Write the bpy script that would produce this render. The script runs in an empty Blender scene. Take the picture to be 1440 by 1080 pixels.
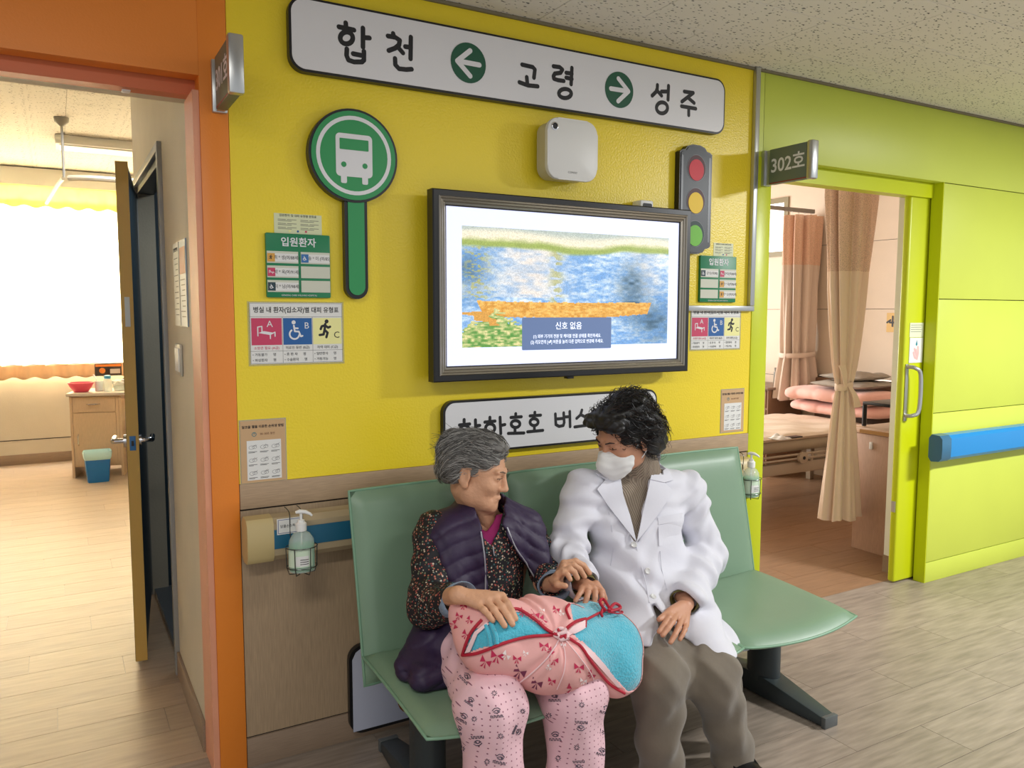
import bpy, bmesh, math, random, time
import numpy as np
from mathutils import Vector, Matrix
from mathutils.bvhtree import BVHTree
T0=time.time()
random.seed(7); np.random.seed(7)
S=bpy.context.scene; COL=S.collection
# ---------------------------------------------------------------- camera (solved from the wall, floor and ceiling lines)
F,YAW,PITCH,ROLL,DIST=1119.42474,0.519986033,0.0894640988,0.00187051665,2.61005396
_f=np.array([math.sin(YAW)*math.cos(PITCH),math.cos(YAW)*math.cos(PITCH),-math.sin(PITCH)])
_r=np.array([math.cos(YAW),-math.sin(YAW),0.0]); _u=np.cross(_r,_f)
CR=math.cos(ROLL)*_r+math.sin(ROLL)*_u; CU=-math.sin(ROLL)*_r+math.cos(ROLL)*_u; CF=_f
CAM=np.array([0,-DIST,1.5])
cd=bpy.data.cameras.new('camera'); cam=bpy.data.objects.new('camera',cd); COL.objects.link(cam)
cd.sensor_width=36; cd.lens=36*F/1440; cd.clip_start=.05
cam.matrix_world=Matrix(((CR[0],CU[0],-CF[0],CAM[0]),(CR[1],CU[1],-CF[1],CAM[1]),(CR[2],CU[2],-CF[2],CAM[2]),(0,0,0,1)))
S.camera=cam
# ---------------------------------------------------------------- world, lights, exposure
w=bpy.data.worlds.new('sky'); S.world=w; w.use_nodes=True
w.node_tree.nodes['Background'].inputs[0].default_value=(.92,.95,1,1)
w.node_tree.nodes['Background'].inputs[1].default_value=.58
def area(name,loc,size,energy,col=(1,1,1),rot=(0,0,0)):
    l=bpy.data.lights.new(name,'AREA'); l.shape='RECTANGLE'; l.size,l.size_y=size; l.energy=energy; l.color=col
    o=bpy.data.objects.new(name,l); o.location=loc; o.rotation_euler=rot; COL.objects.link(o); return o
area('ceiling_lamp_light',(4.7,-2.2,2.54),(.6,.25),150,(.97,.98,.98))
area('ceiling_lamp_light',(-.4,-2.2,2.54),(1.2,.3),28,(1,.97,.92))
area('ceiling_lamp_light',(2.2,-2.3,2.54),(1.2,.3),16,(1,.98,.93))
area('bathroom_fill_light',(.9,1.2,2.25),(.3,.3),4,(.9,.97,1))  # added fill that lifts the dark bathroom interior, not a real fitting
area('window_daylight',(-.2,6.62,1.75),(5.0,1.7),520,(1,.98,.95),(math.radians(-90),0,0))
area('window_daylight',(3.9,4.35,1.6),(2.2,1.4),115,(1,.98,.96),(math.radians(-90),0,0))
area('ward_fill_light',(.6,3.6,2.8),(1.2,.3),16,(1,.99,.96))  # added fill to brighten the dim left ward, apart from its ceiling fitting
area('ward_fill_light',(-1.6,3.6,2.8),(1.2,.3),16,(1,.99,.96))  # second added fill for the left ward, no fitting here
vs=S.view_settings; vs.view_transform='Standard'; vs.look='None'; vs.gamma=1; vs.use_curve_mapping=False; vs.exposure=0.22
# ---------------------------------------------------------------- helpers
def ray(x,y): return CF+(x-720)/F*CR-(y-540)/F*CU
def PY(x,y,Y=0.):
    d=ray(x,y); return CAM+(Y-CAM[1])/d[1]*d
def PZ(x,y,Z=0.):
    d=ray(x,y); return CAM+(Z-CAM[2])/d[2]*d
def PX(x,y,X=0.):
    d=ray(x,y); return CAM+(X-CAM[0])/d[0]*d
def proj(P):
    v=np.asarray(P,float)-CAM; z=v@CF
    return 720+F*(v@CR)/z, 540-F*(v@CU)/z
def lin(c):
    return tuple(((v/255)/12.92 if v/255<=.04045 else ((v/255+.055)/1.055)**2.4) for v in c)
MATS={}
def mat(name,rgb,rough=.5,metal=0,bump=0,bscale=60,var=0,vscale=8,spec=.5,emit=0,trans=0,alpha=1,sheen=0,coat=0,aniso=None,objvar=0):
    if name in MATS: return MATS[name]
    m=bpy.data.materials.new(name); m.use_nodes=True; nt=m.node_tree; N=nt.nodes; L=nt.links; b=N['Principled BSDF']
    c=lin(rgb)+(1,); b.inputs['Base Color'].default_value=c; b.inputs['Roughness'].default_value=rough; b.inputs['Metallic'].default_value=metal
    b.inputs['Specular IOR Level'].default_value=spec; b.inputs['Alpha'].default_value=alpha
    if trans: b.inputs['Transmission Weight'].default_value=trans
    if sheen: b.inputs['Sheen Weight'].default_value=sheen
    if coat: b.inputs['Coat Weight'].default_value=coat
    if emit: b.inputs['Emission Color'].default_value=c; b.inputs['Emission Strength'].default_value=emit
    tc=N.new('ShaderNodeTexCoord'); src=tc.outputs['Object']
    if aniso:
        mp=N.new('ShaderNodeMapping'); mp.inputs['Scale'].default_value=aniso; L.new(src,mp.inputs[0]); src=mp.outputs[0]
    if bump:
        n=N.new('ShaderNodeTexNoise'); n.inputs['Scale'].default_value=bscale; n.inputs['Detail'].default_value=3; L.new(src,n.inputs['Vector'])
        bp=N.new('ShaderNodeBump'); bp.inputs['Strength'].default_value=bump; bp.inputs['Distance'].default_value=.01; L.new(n.outputs[0],bp.inputs['Height']); L.new(bp.outputs[0],b.inputs['Normal'])
    if var or objvar:
        n=N.new('ShaderNodeTexNoise'); n.inputs['Scale'].default_value=vscale; n.inputs['Detail'].default_value=5; L.new(src,n.inputs['Vector'])
        h=N.new('ShaderNodeHueSaturation'); h.inputs['Color'].default_value=c
        mr=N.new('ShaderNodeMapRange'); mr.inputs[1].default_value=.3; mr.inputs[2].default_value=.7; mr.inputs[3].default_value=1-var; mr.inputs[4].default_value=1+var
        L.new(n.outputs[0],mr.inputs[0]); v=mr.outputs[0]
        if objvar:
            oi=N.new('ShaderNodeObjectInfo'); m2=N.new('ShaderNodeMapRange'); m2.inputs[3].default_value=1-objvar; m2.inputs[4].default_value=1+objvar
            L.new(oi.outputs['Random'],m2.inputs[0]); mu=N.new('ShaderNodeMath'); mu.operation='MULTIPLY'; L.new(v,mu.inputs[0]); L.new(m2.outputs[0],mu.inputs[1]); v=mu.outputs[0]
        L.new(v,h.inputs['Value']); L.new(h.outputs[0],b.inputs['Base Color'])
    MATS[name]=m; return m
def shade_smooth(me,ang=None):
    me.polygons.foreach_set('use_smooth',[True]*len(me.polygons))
    if ang: me.set_sharp_from_angle(angle=math.radians(ang))
def tagp(o,label=None,cat=None,group=None,kind=None):
    if label: o['label']=label
    if cat: o['category']=cat
    if group: o['group']=group
    if kind: o['kind']=kind
    return o
def thing(name,loc,label,cat,group=None):
    o=bpy.data.objects.new(name,None); o.empty_display_size=.05; o.location=loc; COL.objects.link(o); return tagp(o,label,cat,group)
def wloc(o):
    v=Vector((0,0,0))
    while o is not None: v=v+o.location; o=o.parent
    return v
def link(name,me,m,parent=None):
    if m is not None and len(me.materials)==0:
        for k in (m if isinstance(m,(list,tuple)) else [m]): me.materials.append(k)
    o=bpy.data.objects.new(name,me); COL.objects.link(o)
    if parent is not None: o.parent=parent; o.location=-wloc(parent)
    return o
def mk(name,verts,faces,m,parent=None,smooth=None):
    me=bpy.data.meshes.new(name); me.from_pydata([tuple(map(float,v)) for v in verts],[],[tuple(f) for f in faces]); me.update()
    if smooth: shade_smooth(me,smooth)
    return link(name,me,m,parent)
def bmk(name,bm,m,parent=None,smooth=None):
    me=bpy.data.meshes.new(name); bmesh.ops.recalc_face_normals(bm,faces=bm.faces); bm.to_mesh(me); bm.free()
    if smooth: shade_smooth(me,smooth)
    return link(name,me,m,parent)
def addbox(bm,x0,x1,y0,y1,z0,z1,bev=0,seg=2,rz=0,c=None):
    v=[bm.verts.new(p) for p in ((x0,y0,z0),(x1,y0,z0),(x1,y1,z0),(x0,y1,z0),(x0,y0,z1),(x1,y0,z1),(x1,y1,z1),(x0,y1,z1))]
    fs=[bm.faces.new([v[i] for i in q]) for q in ((0,3,2,1),(4,5,6,7),(0,1,5,4),(1,2,6,5),(2,3,7,6),(3,0,4,7))]
    if bev:
        es=list({e for f in fs for e in f.edges}); r=bmesh.ops.bevel(bm,geom=es,offset=bev,segments=seg,profile=.5,affect='EDGES')
        v=list({q for f in r['faces'] for q in f.verts}|{q for q in v if q.is_valid})
    if rz:
        bmesh.ops.rotate(bm,verts=[q for q in v if q.is_valid],cent=c,matrix=Matrix.Rotation(rz,3,'Z'))
    return v
def box(name,x0,x1,y0,y1,z0,z1,m,parent=None,bev=0,seg=2,rz=0,c=None,label=None):
    bm=bmesh.new(); addbox(bm,x0,x1,y0,y1,z0,z1,bev,seg,rz,c); o=bmk(name,bm,m,parent,30 if bev else None)
    if label: o['label']=label
    return o
def struct(o): o['kind']='structure'; return o
def tubeverts(pts,rad,n=8,closed=False,flat=None):
    pts=[np.asarray(p,float) for p in pts]; k=len(pts); rad=[rad]*k if np.isscalar(rad) else list(rad)
    V=[];Fc=[]; up=np.array([0,0,1.]); prev=None
    for i in range(k):
        t=(pts[(i+1)%k]-pts[i-1]) if closed else (pts[min(i+1,k-1)]-pts[max(i-1,0)]); t=t/(np.linalg.norm(t)+1e-12)
        if prev is None:
            a=up if abs(t@up)<.9 else np.array([1.,0,0]); s=np.cross(t,a)
        else: s=prev-(prev@t)*t
        s=s/(np.linalg.norm(s)+1e-12); prev=s; b=np.cross(t,s)
        for j in range(n):
            a=2*math.pi*j/n; V.append(pts[i]+rad[i]*(math.cos(a)*s+math.sin(a)*b))
    for i in range(k if closed else k-1):
        for j in range(n):
            i2=(i+1)%k; Fc.append((i*n+j,i*n+(j+1)%n,i2*n+(j+1)%n,i2*n+j))
    if not closed: Fc.append(tuple(range(n))[::-1]); Fc.append(tuple((k-1)*n+j for j in range(n)))
    return V,Fc
def tubes(name,lst,m,parent=None,n=8):
    V=[];Fc=[]
    for a in lst:
        v,f=tubeverts(a[0],a[1],n,a[2] if len(a)>2 else False); o=len(V); V+=v; Fc+=[tuple(q+o for q in g) for g in f]
    return mk(name,V,Fc,m,parent,40)
def spline(pts,n=8,closed=False):
    P=[np.asarray(p,float) for p in pts]; k=len(P); out=[]
    rng=range(k) if closed else range(k-1)
    for i in rng:
        if closed: a,b,c,d=P[i-1],P[i],P[(i+1)%k],P[(i+2)%k]
        else: a,b,c,d=P[max(i-1,0)],P[i],P[i+1],P[min(i+2,k-1)]
        for j in range(n):
            t=j/n; out.append(.5*((2*b)+(-a+c)*t+(2*a-5*b+4*c-d)*t*t+(-a+3*b-3*c+d)*t**3))
    if not closed: out.append(P[-1])
    return out
def lathe(name,prof,c,m,parent=None,n=24,ang=40,sx=1,sy=1):
    V=[];Fc=[]
    for (r,z) in prof:
        for j in range(n): a=2*math.pi*j/n; V.append((c[0]+sx*r*math.cos(a),c[1]+sy*r*math.sin(a),c[2]+z))
    for i in range(len(prof)-1):
        for j in range(n): Fc.append((i*n+j,i*n+(j+1)%n,(i+1)*n+(j+1)%n,(i+1)*n+j))
    if prof[0][0]>1e-5: Fc.append(tuple(range(n))[::-1])
    if prof[-1][0]>1e-5: Fc.append(tuple((len(prof)-1)*n+j for j in range(n)))
    return mk(name,V,Fc,m,parent,ang)
def rrect(x0,x1,z0,z1,r,n=6):
    o=[]
    for (cx,cz,a0) in ((x1-r,z1-r,0),(x0+r,z1-r,90),(x0+r,z0+r,180),(x1-r,z0+r,270)):
        for i in range(n+1): a=math.radians(a0+90*i/n); o.append((cx+r*math.cos(a),cz+r*math.sin(a)))
    return o
def prism(name,out,y0,y1,m,parent=None,bev=0,smooth=30,axis='y'):
    """2D outline in x,z pushed from y0 (front, towards the corridor) to y1"""
    n=len(out); V=[(p[0],y0,p[1]) for p in out]+[(p[0],y1,p[1]) for p in out]
    if axis=='x': V=[(a[1],a[0],a[2]) for a in V]
    bm=bmesh.new(); v=[bm.verts.new(q) for q in V]; f=bm.faces.new(v[:n]); bm.faces.new(v[n:][::-1])
    for i in range(n): bm.faces.new((v[i],v[(i+1)%n],v[n+(i+1)%n],v[n+i]))
    if bev: bmesh.ops.bevel(bm,geom=list(f.edges),offset=bev,segments=2,profile=.5,affect='EDGES')
    return bmk(name,bm,m,parent,smooth)
def text(s,x,z,size,m,parent,y=-.01,name='lettering',align='CENTER',sx=1,rot=(math.pi/2,0,0),th=.0002,bold=0,label=None,loc=None):
    c=bpy.data.curves.new(name,'FONT'); c.body=s; c.size=size; c.align_x=align; c.align_y='CENTER'; c.extrude=th; c.offset=bold; c.resolution_u=3; c.space_line=1.0
    o=bpy.data.objects.new(name,c)
    me=bpy.data.meshes.new_from_object(o); bpy.data.objects.remove(o); bpy.data.curves.remove(c)
    L=loc if loc is not None else (x,y,z)
    M=Matrix.Translation(L)@Matrix.Rotation(rot[2],4,'Z')@Matrix.Rotation(rot[0],4,'X')@Matrix.Diagonal((sx,1,1,1))
    me.transform(M); me.materials.clear(); o=link(name,me,m,parent)
    if label: o['label']=label
    return o
def strokes2d(strs,w,n=8):
    """polylines with round ends as flat faces; returns 2D verts and faces"""
    V=[];Fc=[]
    for s in strs:
        s=[np.array(q,float) for q in s]
        for i in range(len(s)-1):
            d=s[i+1]-s[i]; L=np.linalg.norm(d)
            if L<1e-9: continue
            a=math.atan2(d[1],d[0]); o=len(V); h=n
            for k in range(h+1): t=a+math.pi/2+math.pi*k/h; V.append(s[i]+w/2*np.array([math.cos(t),math.sin(t)]))
            for k in range(h+1): t=a-math.pi/2+math.pi*k/h; V.append(s[i+1]+w/2*np.array([math.cos(t),math.sin(t)]))
            Fc.append(tuple(range(o,o+2*h+2)))
    return V,Fc
def strokes(name,strs,w,m,parent,fn,n=8):
    V,Fc=strokes2d(strs,w,n); out=[]; k=0
    V3=[]
    for i,f in enumerate(Fc):
        for q in f: V3.append(fn(V[q][0],V[q][1],i*1e-6))
    return mk(name,V3,Fc,m,parent)
def circ(cx,cz,rx,rz=None,n=24,a0=0,a1=360):
    rz=rz or rx; return [(cx+rx*math.cos(math.radians(a0+(a1-a0)*i/n)),cz+rz*math.sin(math.radians(a0+(a1-a0)*i/n))) for i in range(n+(0 if a1-a0==360 else 1))]
def ring(cx,cz,rx,rz=None,n=24): 
    c=circ(cx,cz,rx,rz,n); return c+[c[0]]
# ---------------------------------------------------------------- materials
def woodmat(name,rgb,scale,k=.10,rough=.5,objvar=0,dark=.8):
    return mat(name,rgb,rough=rough,bump=.05,bscale=30,var=k,vscale=12,aniso=scale,objvar=objvar)
M_yel=mat('yellow_paint',(240,214,44),rough=.33,bump=.16,bscale=130)
M_org=mat('orange_paint',(232,134,44),rough=.4,bump=.06,bscale=150)
M_grn=mat('lime_paint',(196,208,80),rough=.42,bump=.04,bscale=120,var=.03,vscale=2)
M_grnd=mat('lime_enamel',(196,206,14),rough=.35,bump=.03,bscale=40)
M_salm=mat('salmon_jamb',(220,152,118),rough=.5,bump=.1,bscale=80,var=.06)
M_cream=mat('cream_wallpaper',(206,196,174),rough=.7,bump=.1,bscale=90,var=.04,vscale=4)
M_creamr=mat('cream_panel',(222,205,184),rough=.6,bump=.04,bscale=60,var=.03,vscale=4)
M_joint=mat('dark_joint',(46,38,30),rough=.8)
M_wain=woodmat('wainscot_wood',(168,144,114),(22,22,1.2),.13,objvar=.02)
M_wainh=woodmat('wainscot_wood_flat',(174,148,118),(1.4,22,22),.12)
M_base=woodmat('baseboard_wood',(148,126,104),(1.4,22,22),.1)
def floormat(name,rgb,streak=.24):
    m=mat(name,rgb,rough=.36,bump=.05,bscale=30,var=streak,vscale=3.2,aniso=(1.6,14,8),objvar=.06)
    return m
M_fl=floormat('corridor_plank_vinyl',(148,135,122)); M_flr=floormat('room_plank_vinyl',(172,150,126),.12); M_flr2=floormat('warm_plank_vinyl',(150,116,88),.14)
def ceilmat(name,rgb):
    m=mat(name,rgb,rough=.9); nt=m.node_tree; N=nt.nodes; L=nt.links; b=N['Principled BSDF']
    tc=N.new('ShaderNodeTexCoord'); mp=N.new('ShaderNodeMapping'); mp.inputs['Scale'].default_value=(34,72,50); L.new(tc.outputs['Object'],mp.inputs[0])
    v=N.new('ShaderNodeTexVoronoi'); v.inputs['Scale'].default_value=1.3; L.new(mp.outputs[0],v.inputs['Vector'])
    n=N.new('ShaderNodeTexNoise'); n.inputs['Scale'].default_value=1.0; n.inputs['Detail'].default_value=2; L.new(mp.outputs[0],n.inputs['Vector'])
    ad=N.new('ShaderNodeMath'); ad.operation='MULTIPLY_ADD'; L.new(n.outputs[0],ad.inputs[0]); ad.inputs[1].default_value=.9; L.new(v.outputs['Distance'],ad.inputs[2])
    r=N.new('ShaderNodeMapRange'); r.inputs[1].default_value=.60; r.inputs[2].default_value=.68; L.new(ad.outputs[0],r.inputs[0])
    mx=N.new('ShaderNodeMix'); mx.data_type='RGBA'; mx.inputs[6].default_value=lin([c*.45 for c in rgb])+(1,); mx.inputs[7].default_value=lin(rgb)+(1,); L.new(r.outputs[0],mx.inputs[0]); L.new(mx.outputs[2],b.inputs['Base Color'])
    bp=N.new('ShaderNodeBump'); bp.inputs['Distance'].default_value=.004; bp.inputs['Strength'].default_value=.8; L.new(r.outputs[0],bp.inputs['Height']); L.new(bp.outputs[0],b.inputs['Normal']); return m
M_ceil=ceilmat('mineral_ceiling_tile',(228,224,214)); M_ceilp=mat('ceiling_back',(150,146,138),.9)
M_white=mat('white_plastic',(236,236,232),rough=.35); M_paper=mat('white_paper',(226,226,222),rough=.6); M_black=mat('black_plastic',(18,18,20),rough=.35)
M_ink=mat('black_ink',(24,24,28),rough=.5); M_grey=mat('grey_plastic',(150,150,146),rough=.4); M_alu=mat('brushed_aluminium',(190,192,190),rough=.3,metal=.8)
M_chrome=mat('chrome',(210,210,212),rough=.15,metal=1); M_silver=mat('silver_frame',(168,162,150),rough=.3,metal=.75); M_dgreen=mat('dark_green_print',(24,86,60),rough=.5)
M_green=mat('sign_green',(42,148,84),rough=.4); M_signw=mat('sign_white',(226,226,228),rough=.35); M_bgreen=mat('board_green',(16,124,78),rough=.4)
M_pink=mat('print_crimson',(200,62,98),rough=.5); M_blue=mat('print_blue',(30,94,160),rough=.5); M_cream2=mat('print_cream',(238,234,160),rough=.5); M_kraft=mat('poster_tan',(200,164,122),rough=.6)
M_navy=mat('dark_navy_door',(40,62,76),rough=.45); M_must=mat('mustard_edge',(196,160,80),rough=.5,bump=.05)
M_red=mat('lamp_red',(204,40,54),rough=.5); M_amb=mat('lamp_amber',(240,200,30),rough=.5); M_lgr=mat('lamp_green',(110,190,50),rough=.5)
# ================================================================= SETTING
H=2.576
def planks(parent,x0,x1,y0,y1,wd,ln,m,clip=None,oy=0,name='plank',z=0.0,maxn=300,off=.37,pred=None):
    n=0; j=0; y=y0+oy-wd
    random.seed(11)
    cache={}
    while y<y1:
        ya,yb=max(y,y0),min(y+wd,y1)
        if yb-ya>.01:
            sh=(j*off*ln)%ln; x=x0-sh
            while x<x1:
                xa,xb=max(x,x0),min(x+ln,x1)
                if xb-xa>.01 and (pred is None or pred(xa,xb,ya,yb)):
                    key=(round(xb-xa,3),round(yb-ya,3))
                    if key not in cache:
                        g=.0009; bm=bmesh.new(); L_,W_=xb-xa,yb-ya
                        addbox(bm,g,L_-g,g,W_-g,-.004,0); me=bpy.data.meshes.new(name); bm.to_mesh(me); bm.free(); me.materials.append(m); cache[key]=me
                    o=bpy.data.objects.new(name,cache[key]); o.location=(xa,ya,z); o.parent=parent; COL.objects.link(o); n+=1
                x+=ln
        y+=wd; j+=1
    return n
def inview(xa,xb,ya,yb,z=0.,mg=60):
    for X_ in np.linspace(xa,xb,5):
        for Y_ in (ya,(ya+yb)/2,yb):
            v=np.array([X_,Y_,z])-CAM; d=v@CF
            if d>.2:
                px,py=720+F*(v@CR)/d,540-F*(v@CU)/d
                if -mg<px<1440+mg and -mg<py<1080+mg: return True
    return False
fl=struct(box('floor',-3.2,9.5,-3.6,7.2,-.12,-.0035,M_fl))
def corr(xa,xb,ya,yb):
    return inview(xa,xb,ya,yb,0.,260)
_n1=planks(fl,-3.2,9.5,-3.47,.13,.195,.95,M_fl,pred=corr)
_n2=planks(fl,-2.8,2.4,.13,6.5,.195,.95,M_flr,pred=corr,oy=.05)
planks(fl,2.4,6.1,.13,4.3,.195,.95,M_flr2,pred=lambda a,b,c,d:inview(a,b,c,d),oy=.1)
print('planks',_n1,_n2)
# corridor ceiling: staggered mineral tiles
ce=struct(box('ceiling',-3.2,9.5,-3.6,0,H+.012,H+.08,M_ceilp))
bm=bmesh.new(); addbox(bm,.0012,.6138,.0012,.3038,0,.012,.0012,1); me=bpy.data.meshes.new('ceiling_tile'); bmesh.ops.recalc_face_normals(bm,faces=bm.faces); bm.to_mesh(me); bm.free(); me.materials.append(M_ceil)
for j in range(11):
    yy=.07-.305*(j+1)
    for i in range(-6,14):
        xx=1.595+.615*i+(.0 if j%2==0 else .32)
        if yy+.305>0: pass
        if inview(xx,xx+.615,yy,yy+.305,H,150):
            if yy+.305>0:
                b2=bmesh.new(); addbox(b2,xx+.0012,xx+.6138,yy+.0012,-.001,H,H+.012,.0012,1); bmk('ceiling_tile',b2,M_ceil,ce)
            else:
                o=bpy.data.objects.new('ceiling_tile',me); o.location=(xx,yy,H); o.parent=ce; COL.objects.link(o)
struct(box('trim_1',.49,9.5,-.012,-.0005,H-.012,H-.001,mat('ceiling_trim_grey',(120,112,86),.6)))
# --- orange, yellow, lime walls of the corridor, all in one plane
wl=struct(box('wall_left',.405,.488,-.006,.16,0,H,M_org,bev=.002)); 
box('lintel',-3.2,.405,-.006,.06,2.208,H,M_org,wl); box('head_board',-3.2,.405,.07,.13,2.165,2.24,mat('orange_header',(204,108,62),.45),wl)
box('wall_panel',-3.2,-1.25,-.006,.16,0,2.208,M_org,wl)
struct(box('trim_2',.386,.4045,-.001,.165,0,2.165,M_salm))
wy=struct(box('wall_middle',.49,2.745,0,.12,.951,H,M_yel))
wp=struct(box('wall_middle_wainscot',.49,2.745,.006,.12,0,.95,M_joint))
box('wood_rail',.49,2.745,-.004,.03,.868,.950,M_wainh,wp,bev=.0015)
for a,b in ((.49,1.35),(1.352,1.96),(1.962,2.745)): box('wood_panel',a+.0006,b-.0006,0,.03,.104,.862,M_wain,wp)
struct(box('baseboard_middle',.49,2.745,-.004,.03,0,.098,M_base,bev=.001))
wg=struct(box('wall_right',4.152,9.5,.008,.06,0,H,M_joint))
def lp(x0,x1,z0,z1,p=wg): return box('wall_panel',x0,x1,-.001,.05,z0,z1,M_grn,p,bev=.002)
for x0,x1 in ((4.152,6.2),(6.203,8.3),(8.303,9.5)):
    for z0,z1 in ((.0,.113),(.117,.952),(.956,1.575),(1.579,2.193)): lp(x0,x1,z0,z1)
lp(2.786,9.5,2.197,H-.002)
box('door_post',2.745,2.845,-.004,.14,0,2.197,M_grnd,wg,bev=.002); box('door_post',2.745,2.79,-.001,.12,2.197,H-.002,M_grn,wg)
box('head_board',2.845,4.152,.055,.13,2.12,2.24,M_grnd,wg)
box('jamb',4.146,4.1515,.0,.066,0,2.2,M_grnd,wg)
struct(box('trim_3',2.715,2.742,-.022,-.001,1.533,H-.001,M_alu,bev=.003)); struct(box('trim_4',2.35,2.742,-.022,-.001,1.508,1.532,M_alu,bev=.003))
# --- left ward
HL=2.87; YF=6.51
M_cl=ceilmat('ward_ceiling_tile',(232,222,204)); 
c2=struct(box('ceiling_left_ward',-3.2,2.4,.13,7.0,HL+.012,HL+.08,M_ceilp))
for j in range(22):
    for i in range(10):
        xx=-2.95+.615*i; yy=.17+.305*j
        if inview(xx,xx+.615,yy,yy+.305,HL,40):
            o=bpy.data.objects.new('ceiling_tile',me.copy() if False else me); o.location=(xx,yy,HL); o.parent=c2; COL.objects.link(o)
ws=struct(box('wall_bathroom',.39,.47,.165,.86,0,HL+.01,M_cream)); box('wall_panel',.39,.47,1.92,2.08,0,HL+.01,M_cream,ws); box('wall_panel',.39,.47,.86,1.92,2.13,HL+.01,M_cream,ws)
box('wall_panel',.47,2.4,2.0,2.08,0,HL+.01,M_cream,ws); box('inner_wall',1.35,1.4,.2,2.0,0,2.5,M_navy,ws); box('inner_ceiling',.47,1.4,.2,2.0,2.3,2.36,M_navy,ws); box('inner_wall',.472,1.35,.2,.24,0,2.3,M_navy,ws)
box('inner_wall',.472,1.35,1.94,1.998,0,2.3,M_navy,ws); box('inner_floor',.40,1.35,.8,1.95,.0,.03,mat('bath_floor_grey',(92,98,104),.4),ws)
struct(box('baseboard_left',.378,.39,.166,.86,0,.10,M_base,bev=.002)); struct(box('baseboard_bath',.378,.39,1.96,2.08,0,.10,M_base,bev=.002))
df=struct(box('trim_5',.372,.392,.835,.872,0,2.165,M_grey,bev=.003)); box('frame_rail',.372,.392,.872,1.95,2.13,2.165,M_grey,df,bev=.003); box('frame_post',.372,.392,1.915,1.95,0,2.13,M_grey,df,bev=.003)
box('frame_lining',.392,.47,.872,.885,0,2.13,mat('frame_dark',(58,62,66),.4),df); box('frame_lining',.392,.47,.885,1.92,2.10,2.13,MATS['frame_dark'],df)
wf=struct(box('wall_far',-3.2,2.4,YF,YF+.1,0,.86,M_cream)); box('wall_panel',-3.2,2.4,YF,YF+.1,2.62,HL+.01,M_cream,wf); box('wall_panel',-3.2,-2.6,YF,YF+.1,.86,2.62,M_cream,wf); box('wall_panel',2.2,2.4,YF,YF+.1,.86,2.62,M_cream,wf)
box('groove',-3.2,2.4,YF-.002,YF,.238,.246,M_joint,wf)
struct(box('baseboard_far',-3.2,2.4,YF-.012,YF,0,.10,M_base,bev=.002))
struct(box('wall_ward_left',-3.3,-3.2,.13,YF,0,HL,M_cream)); struct(box('wall_ward_right',2.4,2.48,.13,YF,0,HL,M_cream))
struct(box('wall_ward_front',-3.2,-1.25,.161,.2,0,HL,M_cream)); struct(box('wall_ward_lintel',-1.25,.39,.131,.2,2.168,HL,M_cream))
wn=struct(box('window_1',-2.6,2.2,YF+.02,YF+.07,.86,.92,M_white)); box('window_rail',-2.6,2.2,YF+.02,YF+.07,2.56,2.62,M_white,wn)
for x in (-2.6,-1.0,.6,2.14): box('mullion',x,x+.06,YF+.02,YF+.07,.92,2.56,M_white,wn)
# --- right ward
XR=6.1
wr=struct(box('wall_ward_side',XR,XR+.1,.13,4.4,0,2.75,M_joint))
wz0=PX(1095,361,XR); wz1=PX(1095,279,XR); wyr=PX(1110,300,XR)[1]; wyl=PX(1078,300,XR)[1]+.15
zs=[0,.11,.9,PX(1110,435,XR)[2],PX(1111,349,XR)[2],2.75]
for k in range(5):
    z0,z1=zs[k]+.002,zs[k+1]-.002
    segs=[(.13,4.4)]
    if z1>wz0[2]: segs=[(.13,wyr),(wyl,4.4)]
    for a,b in segs:
        box('wall_panel',XR-.004,XR+.02,a,b,z0,z1,M_creamr,wr)
box('wall_panel',XR-.004,XR+.02,wyr,wyl,wz1[2],2.75,M_creamr,wr); box('wall_panel',XR-.004,XR+.02,wyr,wyl,zs[3]+.002,wz0[2],M_creamr,wr)
wd=struct(box('window_2',XR-.02,XR+.0,wyr-.0,wyr+.05,wz0[2],wz1[2],mat('window_frame_olive',(140,132,104),.5)))
box('window_rail',XR-.02,XR,wyr+.05,wyl,wz0[2],wz0[2]+.05,MATS['window_frame_olive'],wd); box('window_rail',XR-.02,XR,wyr+.05,wyl,wz1[2]-.05,wz1[2],MATS['window_frame_olive'],wd); box('frame_post',XR-.02,XR,wyl-.05,wyl,wz0[2]+.05,wz1[2]-.05,MATS['window_frame_olive'],wd)
box('pane',XR-.012,XR-.008,wyr+.05,wyl-.05,wz0[2]+.05,wz1[2]-.05,mat('bright_window_pane',(255,250,246),.3,emit=2.2),wd)
struct(box('ceiling_right_ward',2.4,6.2,.13,4.4,2.75,2.8,mat('ward_ceiling_plain',(226,212,198),.8)))
struct(box('wall_ward_back',2.4,2.8,4.3,4.4,0,2.75,M_creamr)); struct(box('wall_ward_back_low',2.8,5.0,4.3,4.4,0,.9,M_creamr)); struct(box('wall_ward_back_side',5.0,6.1,4.3,4.4,0,2.75,M_creamr)); struct(box('wall_ward_back_top',2.8,5.0,4.3,4.4,2.3,2.75,M_creamr))
wi=struct(box('wall_ward_inner',4.142,6.1,.15,.24,0,2.75,M_creamr)); box('edge_strip',4.132,4.142,.145,.245,.1,2.75,M_white,wi); struct(box('baseboard_inner',4.13,4.5,.14,.25,0,.1,M_base))
struct(box('wall_ward_head',2.845,4.132,.131,.24,2.15,2.75,M_creamr)); struct(box('wall_ward_partition',2.49,2.845,.141,.24,0,2.75,M_creamr))
# sliding door leaf of the right ward, slid open behind the lime wall
d1=struct(box('door_1',3.985,5.1,.075,.118,.008,2.15,M_grnd,bev=.012,seg=3))
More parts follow.
